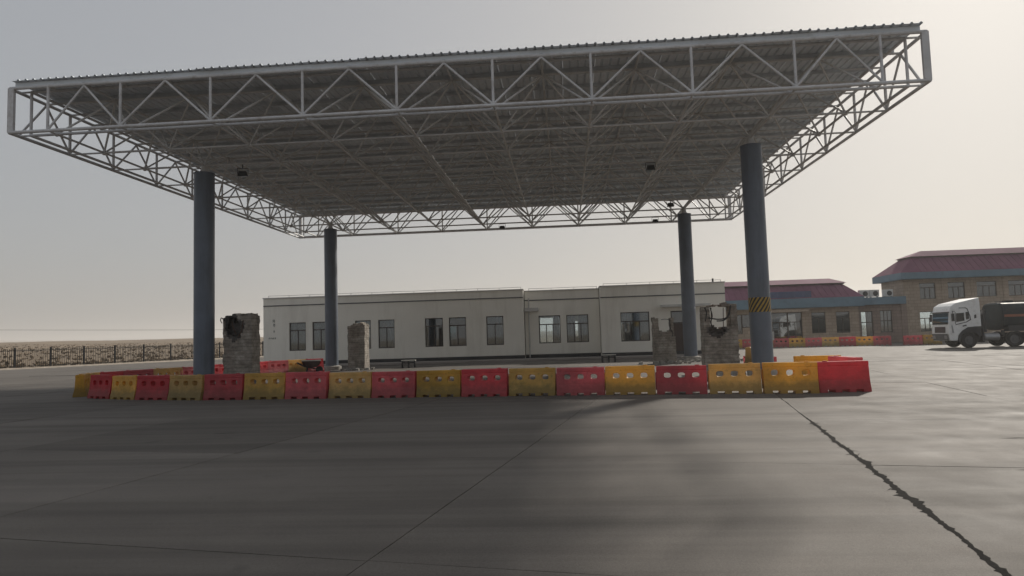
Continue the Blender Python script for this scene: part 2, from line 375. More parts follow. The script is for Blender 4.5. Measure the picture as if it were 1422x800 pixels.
# pavement sheet, edged by the fence line
a_ = FA - FD * 140 - FN * 0.9; b_ = FA + FD * 75 - FN * 0.9
mb = MB(); zt = -0.012
mb.face([(a_.x, a_.y, zt), (170, a_.y, zt), (170, b_.y, zt), (b_.x, b_.y, zt)])
pav = tag(mb.build('pavement', M['pave']), kind='structure')
# concrete slabs: joints run about ten degrees off the canopy axis
SA = R(10.4); ex = Vector((math.cos(SA), -math.sin(SA))); ey = Vector((math.sin(SA), math.cos(SA))); SO = Vector((-0.80, 9.42)); SX, SY = 4.42, 4.3
slab_meshes = []
for k in range(5):
    mb = MB(); g = 0.004; n = 9
    def edge(t, ph): return 0.004 * noise.noise(Vector((t * 2.3, ph, k * 5.1))) + 0.003 * noise.noise(Vector((t * 7.7, ph, k)))
    ring = []
    for s_ in range(n): t = SX * s_ / n; ring.append((t + g * (s_ == 0), g + edge(t, 1) + 0.003))
    for s_ in range(n): t = SY * s_ / n; ring.append((SX - g - edge(t, 2) - 0.003, t + g * (s_ == 0)))
    for s_ in range(n): t = SX * (1 - s_ / n); ring.append((t - g * (s_ == 0), SY - g - edge(t, 3) - 0.003))
    for s_ in range(n): t = SY * (1 - s_ / n); ring.append((g + edge(t, 4) + 0.003, t - g * (s_ == 0)))
    top = [(x, y, 0) for x, y in ring]
    mb.face(top)
    for q in range(len(ring)):
        a, b2 = ring[q], ring[(q + 1) % len(ring)]
        mb.face([(a[0], a[1], -0.03), (b2[0], b2[1], -0.03), (b2[0], b2[1], 0), (a[0], a[1], 0)])
    slab_meshes.append(mb.mesh('slab', M['slab']))
for i in range(-9, 10):
    for j in range(-3, 8):
        c0 = SO + ex * (SX * i) + ey * (SY * j)
        if c0.y < -6 or c0.y > 42 or c0.x < -36 or c0.x > 40: continue
        o = link('slab', random.choice(slab_meshes), pav, (c0.x, c0.y, random.uniform(-0.0025, 0.0025)), (random.uniform(-.0006, .0006), random.uniform(-.0006, .0006), -SA))
# broken joint filled with dirt, running the length of the lane
mb = MB(); L, Rr = [], []
N = 700; c_a = SO + ex * SX
for k in range(N + 1):
    y = 2.6 + 15.4 * k / N; p = c_a + ey * ((y - c_a.y) / ey.y)
    wob = 0.03 * noise.noise(Vector((y * 1.3, 0, 1))) + 0.016 * noise.noise(Vector((y * 6, 0, 2)))
    env = 0.062 * max(0.14, min(1, (14.6 - y) / 2.5)) * (0.8 + 0.6 * noise.noise(Vector((y * 0.8, 4, 0))))
    wl_ = env * (0.45 + 0.8 * abs(noise.noise(Vector((y * 8, 1, 7)))) + 0.7 * max(0, noise.noise(Vector((y * 21, 1, 3)))))
    wr_ = env * (0.45 + 0.9 * abs(noise.noise(Vector((y * 7, 9, 3)))) + 0.8 * max(0, noise.noise(Vector((y * 19, 6, 3)))))
    if 6.6 < y < 12.5: wr_ += 0.11 * max(0, noise.noise(Vector((y * 3.7, 2, 2)))) ; wl_ += 0.05 * max(0, noise.noise(Vector((y * 4.9, 8, 2))))
    L.append((p.x + wob - wl_, p.y, 0.0042)); Rr.append((p.x + wob + wr_, p.y + 0.02 * noise.noise(Vector((y * 9, 5, 5))), 0.0042))
for k in range(N): mb.face([L[k], Rr[k], Rr[k + 1], L[k + 1]])
for k in range(26):
    y = random.uniform(7.0, 12.5); p = c_a + ey * ((y - c_a.y) / ey.y); sd = random.choice((-1, 1, 1)); ln = random.uniform(.06, .17); w_ = random.uniform(.006, .016); dy = random.uniform(-.25, .25)
    q = [(p.x + sd * .02, p.y), (p.x + sd * ln * .5, p.y + dy * .35 + .03), (p.x + sd * ln, p.y + dy)]
    mb.face([(q[0][0], q[0][1] - w_, .0046), (q[1][0], q[1][1] - w_ * .7, .0046), (q[1][0], q[1][1] + w_ * .7, .0046), (q[0][0], q[0][1] + w_, .0046)]); mb.face([(q[1][0], q[1][1] - w_ * .7, .0046), (q[2][0], q[2][1], .0046), (q[1][0], q[1][1] + w_ * .7, .0046)])
mb.build('crack', M['crack'], pav)
mb = MB()
for (cx, cy, ln) in [(-4.2, 15.2, .5), (-6.5, 12.5, .5), (5.2, 8.2, .4), (6.4, 10.4, .5)]:
    prev = None
    for k in range(9):
        t = k / 8; x = cx + (t - .5) * ln; y = cy + 0.03 * noise.noise(Vector((x * 9, cy, 0))); w_ = 0.012 * math.sin(math.pi * t) + 0.002
        if prev: mb.face([(prev[0], prev[1] - prev[2], .0045), (x, y - w_, .0045), (x, y + w_, .0045), (prev[0], prev[1] + prev[2], .0045)])
        prev = (x, y, w_)
mb.build('surface_chips', M['crack'], pav)
# sandy kerb under the fence
mb = MB(); n = 90
for k in range(n):
    for_ = []
    for kk in (k, k + 1):
        p = FA + FD * (-95 + 170 * kk / n); wdt = 0.5 + 0.25 * noise.noise(Vector((kk * .6, 0, 0))); hh = 0.12 + 0.08 * noise.noise(Vector((kk * .5, 3, 0)))
        a = p - FN * (0.9 + wdt); b2 = p - FN * 0.5; c = p + FN * 1.6
        for_.append([(a.x, a.y, -0.02), (b2.x, b2.y, hh), (c.x, c.y, 0.02)])
    mb.face([for_[0][0], for_[1][0], for_[1][1], for_[0][1]]); mb.face([for_[0][1], for_[1][1], for_[1][2], for_[0][2]])
tag(mb.build('verge', M['kerb'], smooth=True, merge=0.001), kind='structure')

# ------------------------------------------------------------------ desert scrub
mb = MB(); rnd = random.Random(3); cnt = 0
for _ in range(90000):
    if cnt > 4200: break
    dd = 2.0 + 120 * rnd.random() ** 1.35; aa = rnd.uniform(-60, 230)
    p = FA + FD * aa + FN * dd
    if not (-0.92 < p.x / max(p.y, 1) < -0.28) or p.y < 40: continue
    cnt += 1
    z = ground_z(p.x, p.y); s_ = rnd.uniform(0.16, 0.62) * (1 - dd / 190); n = rnd.randint(9, 15) if dd < 90 else 6
    for k in range(n):
        t = rnd.uniform(0, 6.283); ln = s_ * rnd.uniform(.6, 1.2); tilt = rnd.uniform(.15, 1.2)
        d = Vector((math.cos(t) * math.sin(tilt), math.sin(t) * math.sin(tilt), math.cos(tilt) * .8)); w_ = Vector((-math.sin(t), math.cos(t), 0)) * s_ * rnd.uniform(.14, .26)
        b0 = Vector((p.x, p.y, z - .03)) + Vector((rnd.uniform(-.3, .3), rnd.uniform(-.3, .3), 0)) * s_
        e = b0 + d * ln
        mb.face([b0 - w_ * .4, b0 + d * ln * .5 + w_, e, b0 + d * ln * .5 - w_])
me = bpy.data.meshes.new('scrub'); me.from_pydata(mb.v, [], mb.f); me.materials.append(M['scrub']); me.update()
tag(link('desert_scrub', me), 'low dry scrub covering the sandy ground beyond the picket fence', 'scrub', kind='stuff')

# ------------------------------------------------------------------ picket fence
fen = thing('picket_fence', 'long black steel picket fence between the paved yard and the desert', 'fence', (FA.x, FA.y, 0))
sp = (FB - FA).length / 6
mbp = MB(); mbp.box(-.06, .06, -.06, .06, -0.05, 1.95); mbp.box(-.075, .075, -.075, .075, 1.95, 1.98); pm = mbp.mesh('post', M['fence'])
mbk = MB()
for k in range(18):
    x = sp * (k + .5) / 18 ; mbk.box(x - .017, x + .017, -.014, .014, 0.08, 1.86)
mbk.box(.06, sp - .06, -.025, .025, .2, .25); mbk.box(.06, sp - .06, -.025, .025, 1.66, 1.71)
km = mbk.mesh('picket_panel', M['fence']); ang = math.atan2(FD.y, FD.x)
for k in range(-16, 16):
    q = FD * (sp * k)
    link('post', pm, fen, (q.x, q.y, 0), (0, 0, ang))
    if k < 15: tag(link('picket_panel', km, fen, (q.x, q.y, 0), (0, 0, ang)), kind='stuff')

# ------------------------------------------------------------------ overhead line far off in the desert
poles = [(-640, 500, 26.5), (-205, 600, 13.5)]
tops = []
for i, (x, y, zt_) in enumerate(poles):
    z = ground_z(x, y); t = thing('utility_pole', ['thin utility pole far out past the fence end, wires running off it', 'thin utility pole in the desert hidden behind the long white building'][i], 'pole', (x, y, z), 0)
    mb = MB(); mb.tube([(0, 0, -.3), (0, 0, zt_ - z + .3)], [.2, .13], 8); mb.build('mast', M['black'], t, True)
    mb = MB(); mb.box(-1.6, 1.6, -.08, .08, zt_ - z - .3, zt_ - z - .14); mb.build('crossarm', M['black'], t)
    tops.append(Vector((x, y, zt_)))
for sgn in (-1, 1):
    pts = []
    for k in range(33):
        u = k / 32; p = tops[0].lerp(tops[1], u); p.z -= 4 * (1.6 if sgn < 0 else 2.3) * u * (1 - u); p.x += sgn * 1.4; pts.append(p)
    mb = MB(); mb.tube(pts, 0.075, 4)
    tag(mb.build('power_line', M['cable']), ['lower sagging overhead wire strung across the desert sky', 'upper sagging overhead wire strung across the desert sky'][sgn < 0], 'wire')

# ------------------------------------------------------------------ canopy (space frame on four columns)
XL, BX, BY, Y0, ZB, ZT = -13.85, 2.97, 2.80, 19.95, 8.66, 10.11
Ub = [-.82] + list(range(8)) + [7.82]
Vb = [.14, .95, 1.79, 2.80, 3.81, 4.82, 5.83, 6.84, 7.66, 8.36]
VE = 8.48
PX = lambda u: XL + BX * u
PY = lambda v: Y0 + BY * v
can = thing('canopy', 'large flat steel space-frame canopy on four round grey columns', 'canopy', (PX(3.5), PY(VE / 2), 0))
OX, OY = PX(3.5), PY(VE / 2)
def cl(x, y, z): return (x - OX, y - OY, z)
ST, SI = M['steel'], M['steel_in']
e0, e1, i0, i1 = -1.26, 8.26, -1.12, 8.12
# outer fascia rings and inner rings
for z, r_ in ((ZB, .055), (ZT, .055)):
    for (a, b2) in (((e0, 0), (e1, 0)), ((e0, VE), (e1, VE)), ((e0, 0), (e0, VE)), ((e1, 0), (e1, VE))):
        member('fascia_chord', cl(PX(a[0]), PY(a[1]), z), cl(PX(b2[0]), PY(b2[1]), z), r_, ST, can, 10)
    for (a, b2) in (((i0, .14), (i1, .14)), ((i0, 8.36), (i1, 8.36)), ((i0, .14), (i0, 8.36)), ((i1, .14), (i1, 8.36))):
        member('edge_chord', cl(PX(a[0]), PY(a[1]), z), cl(PX(b2[0]), PY(b2[1]), z), .05, ST, can)
# posts
mbq = MB(); mbq.box(-.10, .10, -.05, .05, 0, ZT - ZB); post_m = mbq.mesh('corner_post', ST)
for u in (e0, e1):
    for v in (0, VE):
        link('corner_post', post_m, can, cl(PX(u) + (.06 if u < 0 else -.06), PY(v), ZB))
for u in (i0, i1):
    for v in (.14, 8.36): member('fascia_post', cl(PX(u), PY(v), ZB), cl(PX(u), PY(v), ZT), .045, ST, can)
for v in (0, VE):
    for u in Ub: member('fascia_post', cl(PX(u), PY(v), ZB), cl(PX(u), PY(v), ZT), .044, ST, can)
for u in (e0, e1):
    for v in Vb[1:-1]: member('fascia_post', cl(PX(u), PY(v), ZB), cl(PX(u), PY(v), ZT), .05, ST, can)
# fascia zig-zag diagonals
mids_u = [(a + b2) / 2 for a, b2 in zip(Ub[:-1], Ub[1:])]; mids_v = [(a + b2) / 2 for a, b2 in zip(Vb[:-1], Vb[1:])]
for v in (0, VE):
    for a, b2, m_ in zip(Ub[:-1], Ub[1:], mids_u):
        for e in (a, b2): member('fascia_diagonal', cl(PX(e), PY(v), ZB + .03), cl(PX(m_), PY(v), ZT - .05), .036, ST, can)
for u in (e0, e1):
    for a, b2, m_ in zip(Vb[:-1], Vb[1:], mids_v):
        for e in (a, b2): member('fascia_diagonal', cl(PX(u), PY(e), ZB + .03), cl(PX(u), PY(m_), ZT - .05), .038, ST, can)
# ties between fascia and frame edge
for v in Vb:
    for u_, w_ in ((e0, Ub[0]), (e1, Ub[-1])):
        for z in (ZB, ZT): member('edge_tie', cl(PX(u_), PY(v), z), cl(PX(w_), PY(v), z), .032, SI, can, 6)
for u in Ub:
    for v_, w_ in ((0, .14), (VE, 8.36)):
        for z in (ZB, ZT): member('edge_tie', cl(PX(u), PY(v_), z), cl(PX(u), PY(w_), z), .03, SI, can, 6)
# chords of the frame
for v in Vb[1:-1]: member('bottom_chord', cl(PX(Ub[0]), PY(v), ZB), cl(PX(Ub[-1]), PY(v), ZB), .04, SI, can)
for u in Ub: member('bottom_chord', cl(PX(u), PY(.14), ZB), cl(PX(u), PY(8.36), ZB), .045 if u in (0, 7) else .04, SI, can)
for v in mids_v: member('top_chord', cl(PX(e0), PY(v), ZT), cl(PX(e1), PY(v), ZT), .04, SI, can)
for u in mids_u: member('top_chord', cl(PX(u), PY(0), ZT), cl(PX(u), PY(VE), ZT), .04, SI, can)
webs = []
for a, b2, mu in zip(Ub[:-1], Ub[1:], mids_u):
    for c_, d_, mv in zip(Vb[:-1], Vb[1:], mids_v):
        for u in (a, b2):
            for v in (c_, d_): webs.append((v, cl(PX(u), PY(v), ZB), cl(PX(mu), PY(mv), ZT)))
webs.sort(key=lambda t: t[0])
for _, p, q in webs[:300]: member('web_member', p, q, .036, SI, can, 6)
mb = MB()
for _, p, q in webs[300:]: mb.tube([p, q], .036, 6)
tag(mb.build('web_member', SI, can), kind='stuff')
# ball joints and the bolted sleeves round them
mb = MB()
def ball(mb, c, r):
    k = len(mb.v); n = 8
    rings = [(-.7, .71), (0, 1.0), (.7, .71)]
    mb.v.append((c[0], c[1], c[2] - r))
    for h, w_ in rings:
        for j in range(n): t = 6.2832 * j / n; mb.v.append((c[0] + r * w_ * math.cos(t), c[1] + r * w_ * math.sin(t), c[2] + r * h))
    mb.v.append((c[0], c[1], c[2] + r))
    for j in range(n):
        j2 = (j + 1) % n
        mb.f.append((k, k + 1 + j2, k + 1 + j)); mb.m.append(0)
        for q in range(2):
            a = k + 1 + q * n; mb.f.append((a + j, a + j2, a + n + j2, a + n + j)); mb.m.append(0)
        a = k + 1 + 2 * n; mb.f.append((a + j, a + j2, k + 1 + 3 * n)); mb.m.append(0)
for u in Ub:
    for v in Vb: ball(mb, cl(PX(u), PY(v), ZB), .095 if 0 < Vb.index(v) < 9 else .085)
for u in mids_u:
    for v in mids_v: ball(mb, cl(PX(u), PY(v), ZT), .085)
tag(mb.build('ball_joint', SI, can, True), kind='stuff')
# roof: purlins on stubs, ribbed sheets laid front to back
ZP = ZT + .20
mbp = MB(); wx = PX(e1) - PX(e0)
mbp.box(-wx / 2 + .15, wx / 2 - .15, -.03, .03, .04, .16); pur = mbp.mesh('purlin', M['purlin'])
ny = 17
for k in range(ny):
    v = .06 + (VE - .12) * k / (ny - 1); link('purlin', pur, can, cl(OX, PY(v), ZP - .16))
mbs = MB()
for u in mids_u:
    for v in [0, VE] + mids_v:
        x, y, _ = cl(PX(u), PY(v), 0); mbs.box(x - .05, x + .05, y - .05, y + .05, ZT + .03, ZP - .155)
tag(mbs.build('purlin_stub', M['purlin'], can), kind='stuff')
NW = 27; pw = (wx - .3) / NW; ribs = 4; rp = pw / ribs
mbr = MB(); prof = []
for k in range(ribs):
    x = k * rp; prof += [(x, 0), (x + rp * .62, 0), (x + rp * .72, .045), (x + rp * .88, .045), (x + rp * .98, 0)]
prof.append((pw - .004, 0)); yl = PY(VE) - PY(0) + .30
nseg = 10
for (xa, za), (xb, zb_) in zip(prof[:-1], prof[1:]):
    mbr.face([(xa, 0, za), (xb, 0, zb_), (xb, yl, zb_), (xa, yl, za)]); mbr.face([(xa, 0, za - .008), (xa, yl, za - .008), (xb, yl, zb_ - .008), (xb, 0, zb_ - .008)])
    mbr.face([(xa, 0, za - .008), (xb, 0, zb_ - .008), (xb, 0, zb_), (xa, 0, za)])
sheet = mbr.mesh('roof_panel', M['roof'])
rr_ = random.Random(5)
for k in range(NW):
    link('roof_panel', sheet, can, cl(PX(e0) + .15 + pw * k, PY(0) - .12 + rr_.uniform(-.03, .03), ZP + .004 + .006 * (k % 2)))
mb = MB(); mb.box(-wx / 2 + .16, wx / 2 - .16, PY(0) - OY + .02, PY(0) - OY + .07, ZP - .15, ZP - .01)
mb.build('eaves_trim', M['roof'], can)
# columns
for (u, v) in ((0, 1.79), (7, 1.79), (0, 6.84), (7, 6.84)):
    x, y, _ = cl(PX(u), PY(v), 0)
    mb = MB(); mb.tube([(x, y, -.03), (x, y, 8.32)], .375, 40); col = mb.build('column', M['column'], can, True)
    mb = MB(); mb.tube([(x, y, 8.32), (x, y, 8.35)], .39, 40); mb.build('cap_plate', M['column'], col, True)
    mb = MB(); mb.tube([(x, y, 8.35), (x, y, 8.50), (x, y, ZB)], [.20, .13, .10], 12); mb.build('bearing', SI, col, True)
    mb = MB(); mb.tube([(x, y, 0), (x, y, .22), (x, y, .26)], [.55, .55, .40], 32); mb.build('footing', M['rubble'], col, True)
    for zs_ in (2.95, 5.65):
        mb = MB(); mb.tube([(x, y, zs_ - .008), (x, y, zs_), (x, y, zs_ + .008)], [.374, .381, .374], 40, False); mb.build('weld_seam', M['column'], col, True)
    if (u, v) == (7, 1.79):
        mb = MB(); mb.tube([(0, 0, 0), (0, 0, .52)], .379, 40, False); o = mb.build('hazard_band', M['hazard'], col, True); o.location = (x, y, 2.27)
        tag(o, 'black and yellow diagonal warning stripes round the column')
        mb = MB(); mb.box(.36, .43, -.06, .06, 1.25, 1.55); o = mb.build('switch_box', M['ac'], col); o.location = (x, y, 0)

# floodlights under the frame
def floodlight(x, y, z, rz, label):
    t = thing('floodlight', label, 'floodlight', (x, y, z), rz, 'floodlights hung under the canopy')
    mb = MB(); mb.prism([(-.19, -.11), (.19, -.11), (.14, .08), (-.14, .08)], -.08, .08); bevel(mb.build('housing', M['black'], t), .012)
    mb = MB(); mb.box(-.16, .16, -.06, .06, -.122, -.113); mb.build('lens', M['glass_dark'], t)
    mb = MB(); mb.tube([(-.2, 0, 0), (-.2, 0, .20), (.2, 0, .20), (.2, 0, 0)], .015, 6); mb.tube([(0, 0, .2), (0, 0, ZB - z + .02)], .02, 6); mb.build('bracket', M['black'], t)
floodlight(PX(.52), PY(1.79), 8.28, .2, 'black floodlight hanging beside the top of the front column nearest the fence')
floodlight(PX(3.4), PY(7.66), 8.42, 0, 'black floodlight hanging at the middle of the canopy back edge')
floodlight(PX(6.55), PY(7.66), 8.42, 0, 'black floodlight hanging behind the back column nearest the truck')
floodlight(PX(6.6), PY(5.83), 8.42, 0, 'black floodlight hanging midway between the two columns nearest the truck')
floodlight(PX(5.9), PY(2.80), 8.42, 0, 'black floodlight hanging next to the hazard-striped column top')

# ------------------------------------------------------------------ plastic barriers
BLN, BH = 1.32, 0.80
def half(z):
    pts = [(0, .215), (.10, .205), (.16, .185), (.32, .15), (.655, .125), (.68, .118), (.70, .128), (.80, .125)]
    for (a, da), (b2, db) in zip(pts[:-1], pts[1:]):
        if z <= b2 + 1e-9: return da + (db - da) * (z - a) / (b2 - a)
    return pts[-1][1]
def barrier_mesh(name, mat, holes=True):
    mb = MB(); hx = [-.375, 0, .375]; X0, X1 = -BLN / 2, BLN / 2; zc, ra, rb = .535, .112, .088
    zl, zh = .42, .65; P = lambda x, z, s: (x, s * half(z), z)
    notch = [(-.46, -.27), (-.095, .095), (.27, .46)]
    xs = sorted([X0, X1] + [e for n_ in notch for e in n_])
    for s in (-1, 1):
        for a, b2 in zip(xs[:-1], xs[1:]):          # foot row with fork notches
            if any(abs(a - n_[0]) < 1e-6 for n_ in notch): continue
            mb.face([P(a, 0, s), P(b2, 0, s), P(b2, .075, s), P(a, .075, s)])
        zrow = [.075, .10, .16, .24, .32, zl]
        for z0, z1 in zip(zrow[:-1], zrow[1:]): mb.face([P(X0, z0, s), P(X1, z0, s), P(X1, z1, s), P(X0, z1, s)])
        zrow = [zh, .655, .68, .70, .785]
        for z0, z1 in zip(zrow[:-1], zrow[1:]): mb.face([P(X0, z0, s), P(X1, z0, s), P(X1, z1, s), P(X0, z1, s)])
        mb.face([P(X0, .785, s), P(X1, .785, s), (X1, s * .105, BH), (X0, s * .105, BH)])
        if not holes:
            mb.face([P(X0, zl, s), P(X1, zl, s), P(X1, zh, s), P(X0, zh, s)])
        else:
            cw = .1875; edges = [X0, -3 * cw, -cw, cw, 3 * cw, X1]
            mb.face([P(edges[0], zl, s), P(edges[1], zl, s), P(edges[1], zh, s), P(edges[0], zh, s)]); mb.face([P(edges[4], zl, s), P(edges[5], zl, s), P(edges[5], zh, s), P(edges[4], zh, s)])
            n = 20
            for c in hx:
                inn, out = [], []
                ca = math.atan2((zh - zl) / 2, cw); angs = sorted(set([2 * math.pi * k / n for k in range(n)] + [ca, math.pi - ca, math.pi + ca, 2 * math.pi - ca]))
                for t in angs:
                    ct, st_ = math.cos(t), math.sin(t)
                    sgn = lambda v_: (v_ > 0) - (v_ < 0)
                    inn.append((c + ra * sgn(ct) * abs(ct) ** .75, zc + rb * sgn(st_) * abs(st_) ** .75))
                    k = min(cw / max(abs(ct), 1e-6), ((zh - zl) / 2) / max(abs(st_), 1e-6)); out.append((c + k * ct, zc + k * st_))
                # bevelled lip set inwards
                lip = [(c + (x - c) * .88, zc + (z - zc) * .88) for x, z in inn]
                m_ = len(angs)
                for q in range(m_):
                    q2 = (q + 1) % m_
                    mb.face([P(*out[q], s), P(*out[q2], s), P(*inn[q2], s), P(*inn[q], s)])
                    i3 = [(lip[e][0], s * (half(lip[e][1]) - .02), lip[e][1]) for e in (q, q2)]
                    mb.face([P(*inn[q], s), P(*inn[q2], s), i3[1], i3[0]])
                    if s < 0:
                        o3 = [(lip[e][0], (half(lip[e][1]) - .02), lip[e][1]) for e in (q, q2)]
                        mb.face([i3[0], i3[1], o3[1], o3[0]])
    for x in (X0, X1):
        zrow = [0, .075, .10, .16, .24, .32, zl, zh, .655, .68, .70, .785]
        for z0, z1 in zip(zrow[:-1], zrow[1:]): mb.face([P(x, z0, -1), P(x, z0, 1), P(x, z1, 1), P(x, z1, -1)])
        mb.face([P(x, .785, -1), P(x, .785, 1), (x, .105, BH), (x, -.105, BH)])
    mb.face([(X0, -.105, BH), (X1, -.105, BH), (X1, .105, BH), (X0, .105, BH)])
    for n_ in notch:
        for x in n_: mb.face([P(x, 0, -1), P(x, 0, 1), P(x, .075, 1), P(x, .075, -1)])
        mb.face([P(n_[0], .075, -1), P(n_[1], .075, -1), P(n_[1], .075, 1), P(n_[0], .075, 1)])
    # filler cap boss and drain
    mb.tube([(-.42, 0, BH), (-.42, 0, BH + .022)], .06, 12)
    # coupling lugs at the ends
    mb.box(X1, X1 + .035, -.05, .05, .12, .62)
    return mb.mesh(name, mat)
BM = {(c, h): barrier_mesh('barrier_' + c + ('' if h else '_blank'), M[c], h) for c in ('red', 'yellow') for h in (True, False)}
ORD = ['first', 'second', 'third', 'fourth', 'fifth', 'sixth', 'seventh', 'eighth', 'ninth', 'tenth', 'eleventh', 'twelfth', 'thirteenth', 'fourteenth', 'fifteenth', 'sixteenth', 'seventeenth', 'eighteenth', 'nineteenth', 'twentieth']
def barrier(c, x, y, ang, label, group, holes=True, z=0.0, tilt=(0, 0)):
    return tag(link('plastic_barrier', BM[(c, holes)], None, (x, y, z), (tilt[0], tilt[1], ang)), label, 'barrier', group)
def run(pts, cols, labeler, group, jitter=.02, gap=.012):
    # lay barriers end to end along a polyline, starting at pts[0]
    rj = random.Random(len(cols)); pts = [Vector(p) for p in pts]; pos = 0
    def at(s):
        for a, b2 in zip(pts[:-1], pts[1:]):
            l = (b2 - a).length
            if s <= l: return a + (b2 - a) * (s / l)
            s -= l
        return b2 + (b2 - a).normalized() * s
    step = sum((b2 - a).length for a, b2 in zip(pts[:-1], pts[1:])) / len(cols)
    for k, c in enumerate(cols):
        a, b2 = at(step * k), at(step * (k + 1)); mid = (a + b2) / 2; d = b2 - a
        barrier(c, mid.x + rj.uniform(-jitter, jitter) * .3, mid.y + rj.uniform(-jitter, jitter) * 1.8, math.atan2(d.y, d.x) + rj.uniform(-.03, .03), labeler(k, c), group, tilt=(rj.uniform(-.025, .025), rj.uniform(-.006, .006))).scale = (rj.uniform(.98, 1.0), rj.uniform(.94, 1.05), rj.uniform(.93, .985))
front_cols = ['yellow'] + ['yellow', 'red'] * 7 + ['yellow', 'red']
run([(6.38, 18.02), (3.8, 18.48), (-0.10, 19.10), (-5.52, 19.72), (-10.77, 20.15), (-13.93, 21.02), (-16.25, 22.15)], front_cols,
    lambda k, c: f'{c} plastic barrier, {ORD[k]} along the front row from the blank red end barrier', 'front row of barriers before the canopy')
barrier('red', 7.02, 18.2, R(2), 'blank red plastic barrier without holes at the end of the front row', 'front row of barriers before the canopy', False).scale = (.97, 1, .97)
barrier('yellow', 7.62, 21.55, R(-4), 'yellow barrier standing alone behind the blank red end barrier', 'barriers turning back beside the hazard-striped column', False)
barrier('red', 7.95, 20.3, R(-80), 'red barrier seen edge on behind the blank red end barrier', 'barriers turning back beside the hazard-striped column', False)
barrier('yellow', 8.75, 33.6, R(70), 'faded yellow barrier behind the tallest hollow pillar, beside the striped column', 'stray barriers near the right-hand island')
barrier('red', 9.25, 34.6, R(20), 'red barrier lying tipped over beside the faded yellow barrier', 'stray barriers near the right-hand island', True, .14, (R(88), 0))
side_cols = ['yellow', 'yellow', 'red', 'red', 'yellow', 'red', 'red', 'red', 'red', 'red', 'red', 'yellow', 'red']
run([(-17.15, 22.75), (-18.2, 24.6), (-17.9, 26.2), (-16.5, 28.9), (-16.2, 33.0), (-13.9, 37.5)], side_cols,
    lambda k, c: f'{c} plastic barrier, {ORD[k]} along the side row running back towards the white building', 'side row of barriers facing the fence')
far_cols = ['yellow', 'red', 'yellow', 'red', 'yellow', 'red', 'yellow', 'red', 'yellow', 'red']
run([(26.45, 57.95), (14.3, 62.3)], far_cols[::-1],
    lambda k, c: f'{c} barrier before the brown single-storey building, {ORD[k]} from the gap by the truck', 'far barriers before the brown buildings')
run([(27.35, 57.75), (30.0, 57.2)], ['red', 'yellow'],
    lambda k, c: f'{c} barrier between the truck cab and the two-storey building', 'far barriers before the brown buildings')

# ------------------------------------------------------------------ broken pillars
def pillar(x, y, rz, w, d, h, label, hole, recess=None, seed=0, part_label=None):
    t = thing('broken_pillar', label, 'pillar', (x, y, 0), rz, 'broken masonry pillars under the canopy')
    nx_, nz_ = 16, 40; xs = [-w / 2 + w * i / nx_ for i in range(nx_ + 1)]; zs = [h * j / nz_ for j in range(nz_ + 1)]
    def solid(i, j):
        cx, cz = (xs[i] + xs[i + 1]) / 2 / w, (zs[j] + zs[j + 1]) / 2 / h
        nn = noise.noise(Vector((cx * 5 + seed, cz * 7, seed * 3.1)))
        if cz > .955 + .05 * nn: return False
        return not hole(cx, cz, nn)
    yc = -d / 2 + .26
    def in_rec(px_, pz_, grow):
        if not recess: return False
        cx, cz, rw, rh = recess; q = Vector((px_ * 4.3 + seed, pz_ * 4.3, 2.7)); k = 1 + .45 * noise.noise(q) + .10 * noise.noise(q * 3)
        return ((px_ - cx) / rw) ** 2 + ((pz_ - cz) / rh) ** 2 < (k * grow) ** 2
    def solid_front(i, j): return solid(i, j) and not in_rec((xs[i] + xs[i + 1]) / 2, (zs[j] + zs[j + 1]) / 2, .72)
    mb = MB(); grid_wall(mb, xs, zs, solid, yc, d / 2, 5); grid_wall(mb, xs, zs, solid_front, -d / 2, yc, 3)
    o = mb.build('shaft', [M['masonry'], M['soot']], t)
    for v in o.data.vertices:
        p = v.co; k = .022 + .05 * max(0, p.z / h - .55)
        q = Vector((p.x * 3.1 + seed * 7, p.y * 3.1, p.z * 3.1)); q2 = q * 4
        v.co = p + Vector((noise.noise(q) * k * 1.4 + noise.noise(q2) * k * .6, noise.noise(q + Vector((9, 2, 5))) * k * 1.6 + noise.noise(q2 + Vector((4, 4, 4))) * k * .9, (noise.noise(q2 + Vector((1, 7, 3))) * k * .8) if p.z > .05 else 0))
    for pl in o.data.polygons:
        if pl.center.y < yc + .06 and in_rec(pl.center.x, pl.center.z, 1.0): pl.material_index = 1
    return t
rb = random.Random(11)
def wires(t, specs, mat, name='cable', r=.018):
    for pts in specs:
        P = [Vector(p) for p in pts]; out = []
        for k in range(len(P) - 1):
            p0, p1, p2, p3 = P[max(k - 1, 0)], P[k], P[k + 1], P[min(k + 2, len(P) - 1)]
            for s_ in range(6):
                u = s_ / 6; out.append(.5 * ((2 * p1) + (p2 - p0) * u + (2 * p0 - 5 * p1 + 4 * p2 - p3) * u * u + (3 * p1 - p0 - 3 * p2 + p3) * u ** 3))
        out.append(P[-1]); mb = MB(); mb.tube(out, r, 6); mb.build(name, mat, t, True)
p1 = pillar(-12.52, 25.3, 0, 1.12, .72, 2.92, 'tall soot-blackened masonry pillar beside the front column nearest the fence', lambda x, z, n: (abs(x + .12) < .07 and .86 < z < .93) or (z > .93 and x < -.42), (-.12, 2.34, .42, .52), 1)
wires(p1, [[(-.5, -.38, 2.6), (-.58, -.45, 2.7), (-.64, -.4, 2.6), (-.58, -.4, 2.5)], [(-.4, -.40, 2.75), (-.38, -.44, 2.3), (-.3, -.42, 1.95)]], M['cable'])
